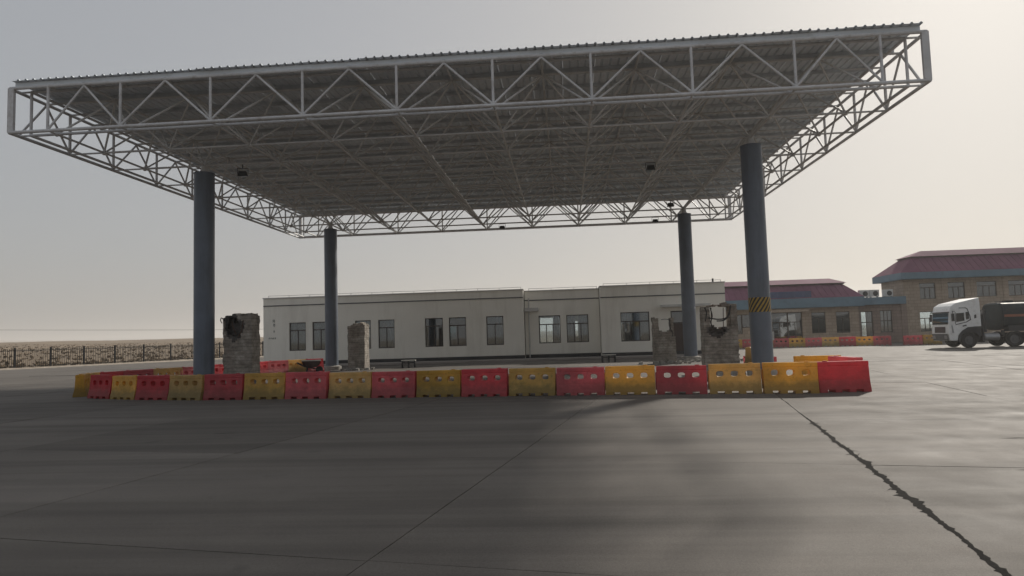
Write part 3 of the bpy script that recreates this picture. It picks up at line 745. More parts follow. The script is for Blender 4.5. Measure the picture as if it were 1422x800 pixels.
wires(p1, [[(-.2, -.38, 2.55), (-.12, -.42, 2.3), (-.02, -.40, 2.05)], [(.25, -.38, 2.6), (.2, -.43, 2.2), (.05, -.4, 1.95)]], M['rust'], 'rebar', .012)
p2 = pillar(-12.08, 38.6, 0, 1.0, .9, 2.80, 'grey rough masonry pillar with a rounded worn top near the back column', lambda x, z, n: (z > .90 and x < -.33) or (z > .955 and x > .3), None, 2)
p3 = pillar(5.05, 36.1, 0, 1.12, .7, 2.56, 'short crumbling pillar broken open at its top beside the doorway', lambda x, z, n: (z > .66 + .05 * n and -.22 < x < .30) or (z > .92 and x > .05) or (z > .55 and x > .44 + .1 * n), None, 3)
wires(p3, [[(-.1, 0, 2.3), (.1, -.05, 2.32), (.3, -.05, 2.28), (.42, -.05, 2.1)], [(.45, -.1, 2.2), (.3, -.3, 1.9), (.42, -.38, 1.6), (.38, -.38, 1.4)], [(.3, -.2, 2.35), (.32, -.2, 1.9), (.25, -.25, 1.7)]], M['cable'], r=.016)
p4 = pillar(5.58, 25.5, 0, 1.20, .72, 2.74, 'wide hollow-topped pillar with dangling cables beside the hazard-striped column', lambda x, z, n: (.64 + .10 * abs(x) + .04 * n < z < .925 and -.30 < x < .29) or (z > .93 and x < -.2), (-.12, 1.66, .38, .24), 4)
wires(p4, [[(-.32, -.2, 2.5), (-.28, -.3, 2.2), (-.36, -.4, 1.95), (-.3, -.4, 1.75)], [(-.42, -.36, 2.12), (-.1, -.45, 2.06), (.2, -.45, 2.12), (.36, -.4, 2.45), (.38, -.3, 2.6)], [(.36, -.36, 2.5), (.30, -.42, 2.2), (.1, -.42, 2.02), (-.15, -.4, 2.0)], [(-.55, -.38, 2.5), (-.5, -.42, 2.3), (-.56, -.42, 2.0)]], M['cable'], r=.022)
wires(p4, [[(-.45, -.2, 2.56), (0, -.25, 2.58), (.45, -.2, 2.56)], [(-.25, .1, 1.7), (-.22, .1, 2.5)], [(.2, .15, 1.7), (.22, .1, 2.5)]], M['rust'], 'rebar', .014)
# rubble at the foot of the pillars: pieces too many and small to count
mb = MB(); rb = random.Random(4)
for (cx, cy, sx, n) in ((5.1, 35.7, .9, 46), (6.9, 38.4, .8, 40), (-12.1, 38.1, .8, 36), (5.6, 25.2, .8, 30), (-12.5, 25.0, .8, 30), (7.6, 36.8, 1.2, 24)):
    for _ in range(n):
        x, y = cx + rb.gauss(0, sx * .5), cy + rb.gauss(0, .3); s_ = rb.uniform(.03, .12); k = len(mb.v)
        base = [Vector((a * rb.uniform(.6, 1.2), b2 * rb.uniform(.6, 1.2), c * rb.uniform(.5, 1.0))) * s_ for a in (-1, 1) for b2 in (-1, 1) for c in (-1, 1)]
        mb.v += [(x + p.x, y + p.y, s_ * .6 + p.z) for p in base]
        for q in ((0, 1, 3, 2), (4, 6, 7, 5), (0, 4, 5, 1), (2, 3, 7, 6), (0, 2, 6, 4), (1, 5, 7, 3)): mb.f.append(tuple(k + e for e in q)); mb.m.append(0)
tag(mb.build('rubble', M['rubble']), 'pale broken masonry crumbs scattered at the feet of the pillars', 'rubble', kind='stuff')

# low benches and a hand cart on the island
for (x, y, label) in ((-9.35, 39.5, 'low pale plank bench on dark legs before the long white wall'), (2.35, 39.6, 'low pale plank bench on dark legs near the projecting end block')):
    t = thing('bench', label, 'bench', (x, y, 0), R(4), 'low benches before the white building')
    mb = MB(); mb.box(-.42, .42, -.15, .15, .40, .45); bevel(mb.build('seat', M['pale'], t), .008)
    for q in (-.36, 0, .36):
        mb = MB(); mb.box(q - .045, q + .045, -.12, .12, 0, .4); mb.build('leg', M['black'], t)
    mb = MB(); mb.box(-.36, .36, -.02, .02, .26, .33); mb.build('stretcher', M['black'], t)
t = thing('hand_cart', 'dark round-bellied hand cart with a pale rim by the side row of barriers', 'cart', (-13.75, 35.6, 0), R(15))
mb = MB(); n = 16
rings = [(.22, .32), (.36, .46), (.42, .68)]
for (ra, za), (rc, zc) in zip(rings[:-1], rings[1:]):
    for j in range(n):
        a, b2 = 6.2832 * j / n, 6.2832 * (j + 1) / n
        mb.face([(1.2 * ra * math.cos(a), .8 * ra * math.sin(a), za), (1.2 * ra * math.cos(b2), .8 * ra * math.sin(b2), za), (1.2 * rc * math.cos(b2), .8 * rc * math.sin(b2), zc), (1.2 * rc * math.cos(a), .8 * rc * math.sin(a), zc)])
mb.face([(1.2 * .22 * math.cos(6.2832 * j / n), .8 * .22 * math.sin(6.2832 * j / n), .32) for j in range(n)])
mb.build('tub', M['grille'], t, True, .001)
mb = MB(); mb.tube([(1.2 * .42 * math.cos(6.2832 * j / n), .8 * .42 * math.sin(6.2832 * j / n), .69) for j in range(n + 1)], .025, 6); mb.build('rim', M['pale'], t, True)
mb = MB(); mb.tube([(.42, -.05, .19), (.42, .05, .19)], .19, 16); mb.build('wheel', M['rubber'], t, True)
for s_ in (-1, 1):
    mb = MB(); mb.tube([(-.2, s_ * .2, .4), (-.25, s_ * .24, 0)], .025, 6); mb.build('leg', M['black'], t)
    mb = MB(); mb.tube([(.42, s_ * .08, .2), (-.3, s_ * .22, .36), (-.75, s_ * .26, .6)], .022, 6); mb.build('handle', M['black'], t)

# ------------------------------------------------------------------ windows
def window(parent, x0, x1, z0, z1, y, lower=2, transom=.30, mat='frame', gl='glass', curtains=(), upper=1, fw_=.06, name='window'):
    # frame sits in the reveal, y = plane of the frame's face
    f = MB(); f.box(x0, x1, y, y + .08, z0, z0 + fw_); f.box(x0, x1, y, y + .08, z1 - fw_, z1); f.box(x0, x0 + fw_, y, y + .08, z0 + fw_, z1 - fw_); f.box(x1 - fw_, x1, y, y + .08, z0 + fw_, z1 - fw_)
    zt_ = z1 - (z1 - z0) * transom; h_ = fw_ * .6
    if transom: f.box(x0 + fw_, x1 - fw_, y + .004, y + .076, zt_ - h_, zt_ + h_)
    o_x0, o_x1 = x0 + fw_, x1 - fw_
    cells = []
    def split(n, za, zb_):
        xs = [o_x0 + (o_x1 - o_x0) * k / n for k in range(n + 1)]
        for k in range(n):
            a, b2 = xs[k] + (h_ * .8 if k else 0), xs[k + 1] - (h_ * .8 if k < n - 1 else 0)
            cells.append((a, b2, za, zb_))
            if k: f.box(xs[k] - h_ * .8, xs[k] + h_ * .8, y + .008, y + .072, za, zb_)
    if transom: split(upper, zt_ + h_, z1 - fw_); split(lower, z0 + fw_, zt_ - h_)
    else: split(lower, z0 + fw_, z1 - fw_)
    fo = f.build(name, M[mat], parent)
    for (a, b2, za, zb_) in cells:
        g = MB(); g.box(a - .004, b2 + .004, y + .034, y + .042, za - .004, zb_ + .004); g.build('pane', M[gl], fo)
    for (fa, fb_) in curtains:
        g = MB(); a = x0 + (x1 - x0) * fa; b2 = x0 + (x1 - x0) * fb_; n = max(4, int((b2 - a) / .05)); 
        for k in range(n):
            xa, xb = a + (b2 - a) * k / n, a + (b2 - a) * (k + 1) / n; ya, yb = y + .22 + .035 * math.sin(k * 1.3), y + .22 + .035 * math.sin((k + 1) * 1.3)
            g.face([(xa, ya, z0), (xb, yb, z0), (xb, yb, z1), (xa, ya, z1)]); g.face([(xa, ya + .006, z0), (xa, ya + .006, z1), (xb, yb + .006, z1), (xb, yb + .006, z0)])
        g.build('curtain', M['curtain'], fo)
    return fo
# ------------------------------------------------------------------ white building
wb = thing('white_building', 'long low off-white rendered building with a flat parapet behind the canopy', 'building', (-5, 47, 0))
def ch(o): o.location = (o.location[0] + 5, o.location[1] - 47, o.location[2]); return o
def block(x0, x1, y0, y1, ztop, opens, backs, wallmat, band_z):
    mb = MB(); wall_open(mb, x0, x1, 0.0, ztop, opens, y0, y0 + .24); ch(mb.build('wall', M[wallmat], wb))
    mb = MB(); wall_open(mb, x0, x1, 0.0, ztop, backs, y1 - .24, y1); ch(mb.build('wall', M[wallmat], wb))
    for a in (x0, x1 - .24):
        mb = MB(); mb.box(a, a + .24, y0 + .24, y1 - .24, 0, ztop); ch(mb.build('wall', M[wallmat], wb))
    mb = MB(); mb.box(x0 + .24, x1 - .24, y0 + .24, y1 - .24, ztop - 1.0, ztop - .8); mb.box(x0 + .24, x1 - .24, y0 + .24, y1 - .24, -.01, .02); ch(mb.build('roof_slab', M['room'], wb))
    mb = MB(); mb.box(x0 - .04, x1 + .04, y0 - .05, y0 + .28, ztop, ztop + .07); mb.box(x0 - .04, x0 + .28, y0 + .28, y1 + .04, ztop, ztop + .07); mb.box(x1 - .28, x1 + .04, y0 + .28, y1 + .04, ztop, ztop + .07); ch(mb.build('coping', M['coping'], wb))
    mb = MB(); mb.box(x0, x1, y0 - .03, y0, band_z - .035, band_z + .035); ch(mb.build('string_course', M['trim_grey'], wb))
    mb = MB(); mb.box(x0 - .02, x1 + .02, y0 - .025, y0, 0, .34); ch(mb.build('plinth', M['plinth'], wb))
W1 = [(-19.75, -18.53), (-18.05, -16.87), (-14.95, -13.80), (-13.27, -12.10), (-9.92, -8.64), (-8.22, -7.0), (-5.58, -4.38)]
z0_, z1_ = 1.09, 3.10
block(-21.65, -2.95, 47.0, 54.5, 4.86, [(a, b2, z0_, z1_) for a, b2 in W1], [(-19.5, -18.9, 1.1, 3.0), (-9.6, -8.9, 1.5, 2.6)], 'wall_white', 4.34)
W2 = [(-1.95, -.43), (0.0, 1.53)]
block(-2.90, 2.32, 47.75, 54.5, 4.78, [(a, b2, 1.10, 3.04) for a, b2 in W2], [(-2.1, -.55, 1.10, 3.04), (.2, .9, 1.5, 2.7)], 'wall_white', 4.15)
block(2.36, 10.72, 46.6, 54.5, 4.86, [(3.68, 5.62, 1.08, 3.06), (7.05, 8.35, .12, 3.05)], [(4.0, 5.0, 1.4, 2.6)], 'wall_white', 4.12)
for k, (a, b2) in enumerate(W1):
    ch(window(wb, a, b2, z0_, z1_, 47.1, 2, .28, curtains=[(.1, .45)] if k in (0, 1) else ([(.5, .92)] if k in (3, 6) else ()), gl='glass_dark' if k in (4, 5) else 'glass'))
for k, (a, b2) in enumerate(W2): ch(window(wb, a, b2, 1.10, 3.04, 47.85, 3, .32, curtains=[(.66, .95)] if k == 0 else [(.05, .4), (.55, .95)]))
ch(window(wb, 3.68, 5.62, 1.08, 3.06, 46.7, 3, .32, curtains=[(.05, .55)]))
dr = MB(); dr.box(7.05, 7.13, 46.66, 46.76, .12, 3.05); dr.box(8.27, 8.35, 46.66, 46.76, .12, 3.05); dr.box(7.13, 8.27, 46.66, 46.76, 2.97, 3.05); dr.box(7.13, 8.27, 46.66, 46.76, 2.18, 2.26)
d_o = ch(dr.build('door', M['frame'], wb))
dl = MB(); dl.box(7.135, 8.265, 46.69, 46.74, .13, 2.175); dl.build('leaf', M['door'], d_o)
dl = MB(); dl.box(7.135, 8.265, 46.70, 46.71, 2.265, 2.965); dl.build('pane', M['glass_dark'], d_o)
dl = MB(); dl.tube([(8.1, 46.66, 1.0), (8.1, 46.66, 1.25)], .015, 6); dl.build('handle', M['alu'], d_o)
mb = MB(); mb.box(6.4, 9.6, 45.9, 46.6, 3.30, 3.46); ch(mb.build('door_hood', M['coping'], wb))
mb = MB(); mb.box(-2.9, -1.95, 47.2, 47.75, 3.36, 3.60); ch(mb.build('door_hood', M['coping'], wb))
mb = MB(); mb.box(-2.88, -.2, 47.15, 47.75, 0, .13); ch(mb.build('step', M['plinth'], wb))
mb = MB(); mb.box(6.6, 9.0, 45.8, 46.57, 0, .12); ch(mb.build('step', M['platform'], wb))
mb = MB(); mb.tube([(-2.62, 47.69, .1), (-2.62, 47.69, 4.3)], .05, 8); ch(mb.build('downpipe', M['coping'], wb))
# lightning tape on short stands along the parapet
for (xa, xb, y, z) in ((-21.3, -3.1, 47.1, 4.93), (-2.6, 2.2, 47.85, 4.85), (2.6, 10.5, 46.7, 4.93)):
    n = max(2, int((xb - xa) / 1.5)); mb = MB()
    for k in range(n + 1):
        x = xa + (xb - xa) * k / n; mb.box(x - .012, x + .012, y - .012, y + .012, z, z + .14)
    mb.tube([(xa + (xb - xa) * k / n, y, z + .14 - .015 * (k % 2)) for k in range(n + 1)], .012, 4); ch(mb.build('lightning_tape', M['trim_grey'], wb))
mb = MB(); mb.box(-.05, .05, -.05, .05, 0, .24); o = ch(mb.build('roof_sensor', M['black'], wb)); o.location = (10.0 + 5, 46.8 - 47, 4.93)
# faint characters and a small notice painted on the end of the wall
def mark(px, pz, w_, h_, seedk):
    r_ = random.Random(seedk); mb = MB()
    for _ in range(6):
        if r_.random() < .5: a = r_.uniform(0, .8) * w_; z = r_.uniform(0, 1) * h_; mb.box(px + a, px + w_, 46.988, 46.995, pz + z, pz + z + h_ * .09)
        else: a = r_.uniform(0, .9) * w_; mb.box(px + a, px + a + w_ * .1, 46.985, 46.996, pz + r_.uniform(0, .3) * h_, pz + h_)
    return mb
ch(mark(-20.95, 3.12, .16, .24, 1).build('painted_mark', M['trim_grey'], wb)); ch(mark(-20.95, 2.84, .16, .22, 2).build('painted_mark', M['trim_grey'], wb)); ch(mark(-20.95, 2.42, .14, .16, 3).build('painted_mark', M['trim_grey'], wb))
for k in range(5): ch(mark(-21.25 + .11 * k, 1.95, .09, .12, 10 + k).build('painted_mark', M['trim_grey'], wb))
# platform kerb round the white building
mb = MB(); mb.box(-21.4, 11.0, 44.6, 46.5, 0.0, .12)
tag(mb.build('sidewalk', M['platform']), kind='structure')

# ------------------------------------------------------------------ brown buildings
def hip_tier(mb, x0, x1, y0, y1, z0, ins, z1, insy=None, mi=0):
    iy = ins if insy is None else insy
    b_ = [(x0, y0, z0), (x1, y0, z0), (x1, y1, z0), (x0, y1, z0)]; t_ = [(x0 + ins, y0 + iy, z1), (x1 - ins, y0 + iy, z1), (x1 - ins, y1 - iy, z1), (x0 + ins, y1 - iy, z1)]
    for k in range(4): mb.face([b_[k], b_[(k + 1) % 4], t_[(k + 1) % 4], t_[k]], mi)
    mb.face(t_, mi); mb.face(b_[::-1], mi)
def seams(parent, x0, x1, y0, z0, ins, iy, z1, step):
    mb = MB(); n = int((x1 - x0 - 2 * ins) / step)
    for k in range(n + 1):
        x = x0 + ins + k * step; d = Vector((0, iy, z1 - z0)); nrm = Vector((0, -(z1 - z0), iy)).normalized() * .035
        a = Vector((x, y0, z0)); c = a + d
        for s_ in (-.025, .025):
            e = Vector((s_, 0, 0)); mb.face([a + e, c + e, c + e + nrm, a + e + nrm])
        mb.face([a + Vector((-.025, 0, 0)) + nrm, a + Vector((.025, 0, 0)) + nrm, c + Vector((.025, 0, 0)) + nrm, c + Vector((-.025, 0, 0)) + nrm])
    return mb
def shell(t, x0, x1, y0, y1, h, opens, backs, mat):
    loc = t.location
    mb = MB(); wall_open(mb, x0 - loc.x, x1 - loc.x, 0, h, [(a - loc.x, b2 - loc.x, c, d) for a, b2, c, d in opens], y0 - loc.y, y0 - loc.y + .3); mb.build('wall', M[mat], t)
    mb = MB(); wall_open(mb, x0 - loc.x, x1 - loc.x, 0, h, [(a - loc.x, b2 - loc.x, c, d) for a, b2, c, d in backs], y1 - loc.y - .3, y1 - loc.y); mb.build('wall', M[mat], t)
    for a in (x0, x1 - .3):
        mb = MB(); mb.box(a - loc.x, a + .3 - loc.x, y0 + .3 - loc.y, y1 - .3 - loc.y, 0, h); mb.build('wall', M[mat], t)
    mb = MB(); mb.box(x0 + .3 - loc.x, x1 - .3 - loc.x, y0 + .3 - loc.y, y1 - .3 - loc.y, h - .25, h - .05); mb.build('ceiling_slab', M['room'], t)
def wloc(t, x0, x1, z0, z1, y, **kw):
    window(t, x0 - t.location.x, x1 - t.location.x, z0, z1, y - t.location.y, **kw)
# single storey
b1 = thing('brown_building', 'single-storey brown tiled building with a purple-red hipped roof and blue fascia', 'building', (19, 66, 0))
op = [(15.9, 16.65, 1.2, 3.05), (16.65, 17.5, 1.8, 3.05), (19.4, 22.2, .05, 3.12), (23.05, 24.35, 1.08, 3.05), (25.3, 26.55, 1.05, 3.04), (12.4, 14.6, 1.1, 3.0)]
shell(b1, 10.5, 27.35, 66.0, 72.4, 3.7, op, [], 'tile')
wloc(b1, 16.65, 17.5, 1.8, 3.05, 66.1, lower=1, transom=0, gl='glass_dark'); wloc(b1, 15.9, 16.65, 1.2, 3.05, 66.1, lower=1, transom=0, gl='glass_dark')
wloc(b1, 23.05, 24.35, 1.08, 3.05, 66.1, lower=2, gl='glass_dark'); wloc(b1, 25.3, 26.55, 1.05, 3.04, 66.1, lower=2, gl='glass_dark'); wloc(b1, 12.4, 14.6, 1.1, 3.0, 66.1, lower=3, gl='glass_dark')
wloc(b1, 19.4, 20.9, .05, 3.12, 66.16, lower=2, gl='glass_dark', name='entrance'); wloc(b1, 20.9, 22.2, .05, 3.12, 66.14, lower=2, gl='glass_dark', name='entrance')
lx = lambda x: x - 19; ly = lambda y: y - 66
mb = MB(); mb.box(lx(19.1), lx(22.6), ly(65.1), ly(66), 3.13, 3.38); mb.build('porch_slab', M['tile'], b1)
mb = MB(); mb.box(lx(10.2), lx(27.7), ly(65.3), ly(73.1), 3.5, 4.38); mb.build('fascia', M['fascia'], b1)
mb = MB(); hip_tier(mb, lx(10.2), lx(27.7), ly(65.3), ly(73.1), 4.385, 1.15, 5.72, 1.95); r_o = mb.build('roof', M['roof_red'], b1)
mb = MB(); mb.box(lx(11.2), lx(26.68), ly(67.1), ly(71.3), 5.725, 5.83); mb.build('ridge_band', M['grille'], r_o)
mb = MB(); hip_tier(mb, lx(11.0), lx(26.85), ly(66.95), ly(71.45), 5.835, .9, 6.40, 1.9); mb.build('upper_roof', M['roof_red'], r_o)
seams(b1, lx(10.2), lx(27.7), ly(65.3), 4.385, 1.15, 1.95, 5.72, .6).build('standing_seams', M['roof_red'], r_o)
mb = MB(); mb.prism([(lx(19.15), 4.40), (lx(22.95), 4.40), (lx(22.95), 5.06), (lx(19.15), 5.06)], ly(65.42), ly(66.9)); dm = mb.build('dormer', M['dormer'], b1)
mb = MB()
for k in range(6):
    x = lx(19.15) + .03 + 3.74 * k / 5; mb.box(x - .03, x + .03, ly(65.40), ly(65.42), 4.41, 5.05)
mb.build('dormer_rib', M['dormer'], dm)
# link block
b2_ = thing('link_block', 'flat-roofed brown link between the single-storey and the two-storey building', 'building', (29.6, 66.5, 0))
shell(b2_, 27.40, 31.95, 66.5, 71.5, 3.6, [(27.72, 28.85, .12, 2.99), (29.5, 30.6, .98, 3.05)], [(29.75, 30.35, .6, 3.1), (30.75, 31.55, 1.0, 3.1)], 'tile_dark')
wloc(b2_, 27.72, 28.85, .12, 2.99, 66.6, lower=2, upper=2, transom=.36, name='entrance'); wloc(b2_, 29.5, 30.6, .98, 3.05, 66.6, lower=3, upper=3, transom=.48)
mb = MB(); mb.box(27.72 - 29.6, 31.75 - 29.6, -.45, 5.2, 3.605, 4.30); mb.build('fascia', M['fascia'], b2_)
mb = MB(); mb.box(31.42 - 29.6, 31.94 - 29.6, -.06, 0, 0, 3.55); mb.build('corner_pier', M['tile_dark'], b2_)
def ac(x, y, z, label):
    t = thing('air_conditioner', label, 'air conditioner', (x, y, z), 0, 'outdoor units on the link roof')
    mb = MB(); mb.box(-.44, .44, -.17, .17, .06, .72); bevel(mb.build('casing', M['ac'], t), .015)
    mb = MB()
    for r_ in (.23, .17, .11, .05): mb.tube([(.1 + r_ * math.cos(6.2832 * j / 18), -.178, .36 + r_ * math.sin(6.2832 * j / 18)) for j in range(19)], .008, 4, False)
    mb.build('fan_grille', M['black'], t)
    mb = MB(); mb.tube([(.1, -.169, .36), (.1, -.174, .36)], .23, 20); mb.build('fan', M['chassis'], t)
    for q in (-.3, .3):
        mb = MB(); mb.box(q - .03, q + .03, -.15, .15, 0, .06); mb.build('foot', M['black'], t)
ac(28.15, 66.55, 4.30, 'white outdoor air-conditioner on the link roof beside the purple-red hip')
ac(29.08, 66.55, 4.30, 'white outdoor air-conditioner at the middle of the link roof')
ac(30.5, 66.9, 4.30, 'white outdoor air-conditioner on the link roof under the two-storey eaves')
# two storey
b3 = thing('brown_building', 'two-storey brown tiled building with a purple-red roof behind the tanker truck', 'building', (40, 67, 0))
kx = lambda x: x - 40; ky = lambda y: y - 67
up_w = [(33.5, 34.95, 4.0, 5.53), (36.05, 37.6, 3.98, 5.52), (38.65, 40.45, 4.05, 5.5), (41.5, 43.3, 4.05, 5.5), (44.4, 46.2, 4.05, 5.5)]
lo_w = [(33.35, 34.75, .95, 2.82), (36.0, 37.6, 1.0, 2.8), (38.65, 40.4, 1.0, 2.8), (41.5, 43.3, 1.0, 2.8), (44.4, 46.2, 1.0, 2.8)]
shell(b3, 32.0, 49.0, 67.0, 71.4, 5.95, up_w + lo_w, [(35.2, 37.0, 1.2, 3.0)], 'tile')
for k, (a, b4, c, d) in enumerate(up_w): wloc(b3, a, b4, c, d, 67.1, lower=3, gl='glass_dark', transom=.3)
for k, (a, b4, c, d) in enumerate(lo_w): wloc(b3, a, b4, c, d, 67.1, lower=3, gl='glass' if k == 0 else 'glass_dark', transom=.34)
for x in (32.0, 35.45, 38.1, 40.95, 43.8):
    mb = MB(); mb.box(kx(x) + .02, kx(x) + .42, -.07, 0, 0, 5.85); mb.build('pilaster', M['tile'], b3)
mb = MB(); mb.box(kx(31.5), kx(49.5), ky(66.2), ky(72.2), 5.9, 6.52); mb.build('fascia', M['fascia'], b3)
mb = MB(); hip_tier(mb, kx(31.5), kx(49.5), ky(66.2), ky(72.2), 6.525, 1.9, 8.05, 1.75); r_o = mb.build('roof', M['roof_red'], b3)
mb = MB(); mb.box(kx(33.3), kx(47.7), ky(67.85), ky(70.55), 8.055, 8.14); mb.build('ridge_band', M['grille'], r_o)
mb = MB(); hip_tier(mb, kx(33.15), kx(47.85), ky(67.7), ky(70.7), 8.145, 1.7, 8.78, 1.3); mb.build('upper_roof', M['roof_red'], r_o)
seams(b3, kx(31.5), kx(49.5), ky(66.2), 6.525, 1.9, 1.75, 8.05, .6).build('standing_seams', M['roof_red'], r_o)

# ------------------------------------------------------------------ tanker truck (facing -X)
TX, TY = 25.12, 46.9
tk = thing('tanker_truck', 'white-cabbed lorry with a dark tank body parked before the two-storey building', 'truck', (TX, TY, 0), R(-2))
cw_ = 2.4
side = [(.08, .48), (.02, .95), (.05, 1.62), (.13, 2.40), (.24, 2.78), (.55, 2.98), (1.2, 3.12), (2.0, 3.30), (2.04, 2.95), (2.05, 1.36), (1.6, 1.36), (1.2, 1.3), (.85, 1.12), (.62, .85), (.54, .48)]
mb = MB(); mb.prism(side, .06, cw_ - .06); cab = bevel(mb.build('cab', M['cab'], tk), .05, 3)
for y, s_ in ((.055, -1), (cw_ - .055, 1)):
    q = lambda pts, dy, nm, mt, par: (lambda pts: (lambda m_: m_.build(nm, M[mt], par))((lambda m_: (m_.prism(pts, min(y, y + s_ * dy), max(y, y + s_ * dy)), m_)[1])(MB())))([(x * .86 - .1, z) for x, z in pts])
    q([(.70, 1.72), (1.30, 1.80), (1.30, 2.32), (.74, 2.30)], .012, 'side_window', 'glass_cab', cab)
    q([(1.42, 1.86), (1.66, 1.92), (1.62, 2.36), (1.42, 2.36)], .012, 'rear_quarter_window', 'glass_cab', cab)
    q([(.62, 1.60), (.66, 1.60), (.70, 2.36), (.66, 2.36)], .010, 'door_seam', 'chassis', cab)
    q([(.64, 1.52), (1.45, 1.68), (1.78, 1.84), (1.74, 2.1), (1.58, 2.58), (1.45, 2.66), (.95, 2.66), (.95, 2.62), (1.42, 2.62), (1.53, 2.55), (1.68, 2.08), (1.71, 1.88), (1.42, 1.72), (.64, 1.57)], .008, 'trim_line', 'chassis', cab)
    q([(1.14, 1.40), (1.42, 1.45), (1.42, 1.53), (1.14, 1.48)], .016, 'door_handle', 'chassis', cab)
    q([(2.02, 1.92), (2.16, 1.95), (2.16, 2.18), (2.02, 2.15)], .014, 'vent', 'chassis', cab)
    q([(.36, 1.0), (.50, 1.0), (.42, 1.5), (.34, 1.5)], .010, 'corner_deflector', 'alu', cab)
    q([(.74, .42), (.80, .85), (1.08, 1.14), (1.5, 1.36), (2.0, 1.40), (2.48, 1.40), (2.48, 1.26), (2.0, 1.26), (1.6, 1.22), (1.2, 1.02), (.95, .8), (.88, .42)], .05, 'wheel_arch', 'chassis', cab)
    mb = MB(); yy = y + s_ * .28; mb.tube([(.45, y, 2.42), (.18, yy, 2.45), (.18, yy, 2.2)], .02, 6); mb.box(.13, .23, yy - .1, yy + .1, 1.78, 2.28); mb.build('mirror', M['chassis'], cab)
def front(z0, z1, y0, y1, nm, mt, push=.02):
    def fx(z):
        P = side[:5]
        for (xa, za), (xb, zb_) in zip(P[:-1], P[1:]):
            if za <= z <= zb_: return xa + (xb - xa) * (z - za) / (zb_ - za)
        return P[-1][0]
    mb = MB(); n = 6
    for k in range(n):
        a, b2 = z0 + (z1 - z0) * k / n, z0 + (z1 - z0) * (k + 1) / n
        mb.face([(fx(a) - push, y0, a), (fx(a) - push, y1, a), (fx(b2) - push, y1, b2), (fx(b2) - push, y0, b2)]); mb.face([(fx(a) + .03, y0, a), (fx(b2) + .03, y0, b2), (fx(b2) + .03, y1, b2), (fx(a) + .03, y1, a)])
    for (za, zb_) in ((z0, z0), (z1, z1)): mb.face([(fx(za) - push, y0, za), (fx(za) + .03, y0, za), (fx(za) + .03, y1, za), (fx(za) - push, y1, za)])
    return mb.build(nm, M[mt], cab)
front(1.58, 2.34, .16, 2.24, 'windscreen', 'glass_dark', .012); front(1.02, 1.42, .5, 1.9, 'grille', 'grille'); front(.5, .95, .2, 2.2, 'bumper', 'rim', .06)
front(.62, .84, .24, .62, 'headlight', 'alu', .075); front(.62, .84, 1.78, 2.16, 'headlight', 'alu', .075)
mb = MB(); mb.box(-.02, .5, .1, 2.3, 2.36, 2.41); bevel(mb.build('sun_visor', M['chassis'], cab), .01)
mb = MB(); mb.box(1.0, 10.6, .78, .95, .62, .92); mb.box(1.0, 10.6, 1.45, 1.62, .62, .92); mb.build('chassis_rail', M['chassis'], tk)
def wheel(x, y, r=.5, w_=.28):
    mb = MB(); n = 28
    prof = [(r * .58, 0), (r * .92, 0), (r, .05), (r, w_ - .05), (r * .92, w_), (r * .58, w_)]
    for (ra, ya), (rc, yc) in zip(prof, prof[1:] + prof[:1]):
        for j in range(n):
            a, b2 = 6.2832 * j / n, 6.2832 * (j + 1) / n
            mb.face([(ra * math.cos(a), ya, ra * math.sin(a)), (ra * math.cos(b2), ya, ra * math.sin(b2)), (rc * math.cos(b2), yc, rc * math.sin(b2)), (rc * math.cos(a), yc, rc * math.sin(a))])
    wh = mb.build('wheel', M['rubber'], tk, True, .0005); wh.location = (x, y, r)
    mb = MB(); mb.tube([(0, .06, 0), (0, w_ - .06, 0)], r * .58, 24); mb.tube([(0, .0, 0), (0, .07, 0)], r * .2, 14)
    for j in range(10): t = 6.2832 * j / 10; mb.tube([(r * .32 * math.cos(t), .03, r * .32 * math.sin(t)), (r * .32 * math.cos(t), .07, r * .32 * math.sin(t))], .018, 6)
    mb.build('rim', M['rim'], wh, True)
for x in (1.27, 4.05, 5.3, 9.0): 
    wheel(x, .12); wheel(x, 2.0)
for x in (2.9,): pass
mb = MB(); mb.prism([(.56, .5), (.64, .84), (.87, 1.1), (1.21, 1.28), (2.03, 1.33), (2.03, .75), (1.9, .75), (1.75, .95), (1.27, 1.06), (.85, .9), (.72, .5)], .09, 2.31); mb.build('wheel_house', M['chassis'], tk)
mb = MB(); mb.box(.75, 2.2, .5, 1.9, .45, 1.2); mb.build('engine_sump', M['chassis'], tk)
# fuel tank, steps and side guard
mb = MB(); mb.tube([(2.3, .42, .68), (3.2, .42, .68)], .25, 20); mb.build('fuel_tank', M['alu'], tk, True)
mb = MB(); mb.box(2.12, 2.2, .1, .9, .35, 2.2); mb.box(2.36, 2.48, .3, .5, 1.0, 2.5); mb.build('air_stack', M['chassis'], tk)
mb = MB(); mb.box(3.4, 6.0, .08, .42, 1.06, 1.10); mb.box(3.4, 3.44, .08, .42, .75, 1.06); mb.build('mudguard', M['chassis'], tk)
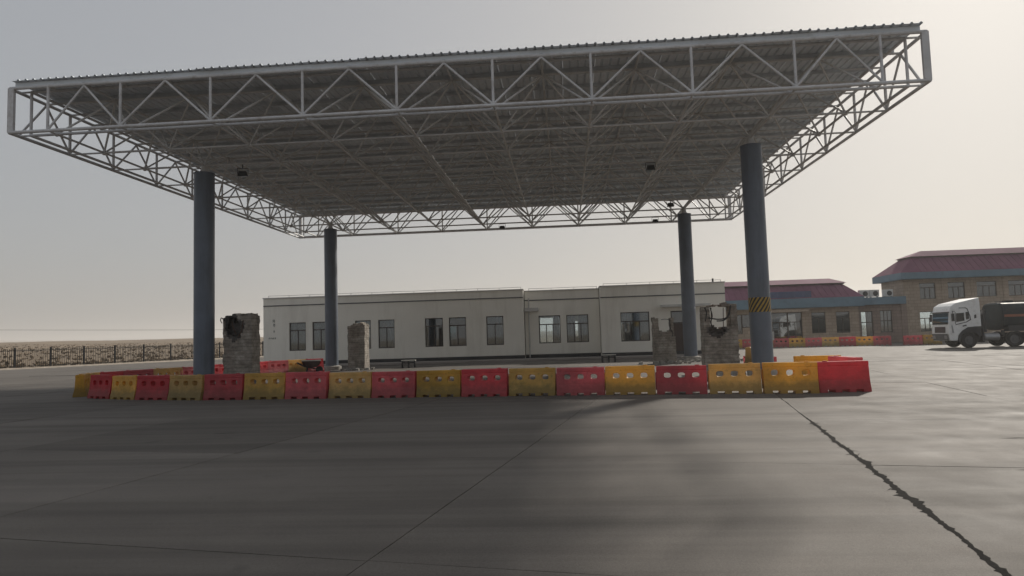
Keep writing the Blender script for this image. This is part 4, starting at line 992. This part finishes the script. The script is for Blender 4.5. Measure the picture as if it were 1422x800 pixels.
# tank body: rounded-rectangle section
mb = MB(); n = 28; sec = []
for j in range(n):
    t = 6.2832 * j / n; c, s_ = math.cos(t), math.sin(t); sec.append((1.2 + 1.16 * math.copysign(abs(c) ** .42, c), 2.02 + .88 * math.copysign(abs(s_) ** .5, s_)))
xs = [(3.3, .9), (3.38, 1.0), (10.4, 1.0), (10.48, .9)]
for (xa, ka), (xb, kb) in zip(xs[:-1], xs[1:]):
    for j in range(n):
        a, b2 = sec[j], sec[(j + 1) % n]; g = lambda p, k: ((p[0] - 1.2) * k + 1.2, (p[1] - 2.02) * k + 2.02)
        mb.face([(xa, *g(a, ka)), (xa, *g(b2, ka)), (xb, *g(b2, kb)), (xb, *g(a, kb))])
mb.face([(3.3, (p[0] - 1.2) * .9 + 1.2, (p[1] - 2.02) * .9 + 2.02) for p in sec]); mb.face([(10.48, (p[0] - 1.2) * .9 + 1.2, (p[1] - 2.02) * .9 + 2.02) for p in sec][::-1])
tank = mb.build('tank', M['tank'], tk, True, .0005)
mb = MB(); mb.box(3.45, 10.38, .022, .045, 1.96, 2.12); mb.build('stripe', M['stripe'], tank)
for x in (3.45, 5.2, 6.9, 8.6, 10.3):
    mb = MB(); pts = [(x, (p[0] - 1.2) * 1.012 + 1.2, (p[1] - 2.02) * 1.015 + 2.02) for p in sec]; mb.tube(pts + [pts[0]], .022, 5, False); mb.build('hoop', M['chassis'], tank, True)
mb = MB(); mb.tube([(3.75, .95, 3.0), (10.2, .95, 3.0)], .02, 6); mb.tube([(3.75, 1.5, 3.0), (10.2, 1.5, 3.0)], .02, 6)
for k in range(8): x = 3.85 + k * .9; mb.tube([(x, .95, 2.84), (x, .95, 3.0)], .015, 5); mb.tube([(x, 1.5, 2.84), (x, 1.5, 3.0)], .015, 5)
mb.build('top_rail', M['chassis'], tank)
for x in (4.4, 6.4, 8.6):
    mb = MB(); mb.tube([(x, 1.22, 2.86), (x, 1.22, 3.06)], .3, 18); mb.build('manhole', M['tank'], tank, True)
mb = MB(); mb.box(3.7, 10.3, .06, .62, 1.02, 1.40); mb.build('side_box', M['chassis'], tank)
mb = MB(); mb.tube([(10.5, .5, 1.0), (10.5, .5, 2.9)], .02, 6); mb.tube([(10.5, .9, 1.0), (10.5, .9, 2.9)], .02, 6)
for k in range(7): mb.tube([(10.5, .5, 1.15 + k * .26), (10.5, .9, 1.15 + k * .26)], .015, 5)
mb.build('ladder', M['chassis'], tank)

# ------------------------------------------------------------------ dusty air
mb = MB(); mb.box(-3300, 3300, -3300, 3300, -1.2, 58)
m = bpy.data.materials.new('dusty_air'); m.use_nodes = True; nt = m.node_tree; nt.nodes.remove(nt.nodes['Principled BSDF'])
pv = nt.nodes.new('ShaderNodeVolumePrincipled'); pv.inputs['Color'].default_value = (0.93, 0.92, 0.90, 1); pv.inputs['Density'].default_value = 0.00055; pv.inputs['Anisotropy'].default_value = 0.35
nt.links.new(pv.outputs[0], nt.nodes['Material Output'].inputs['Volume'])
tag(mb.build('haze', m), 'thin pale dust hanging in the air over the whole yard', 'haze', kind='stuff')
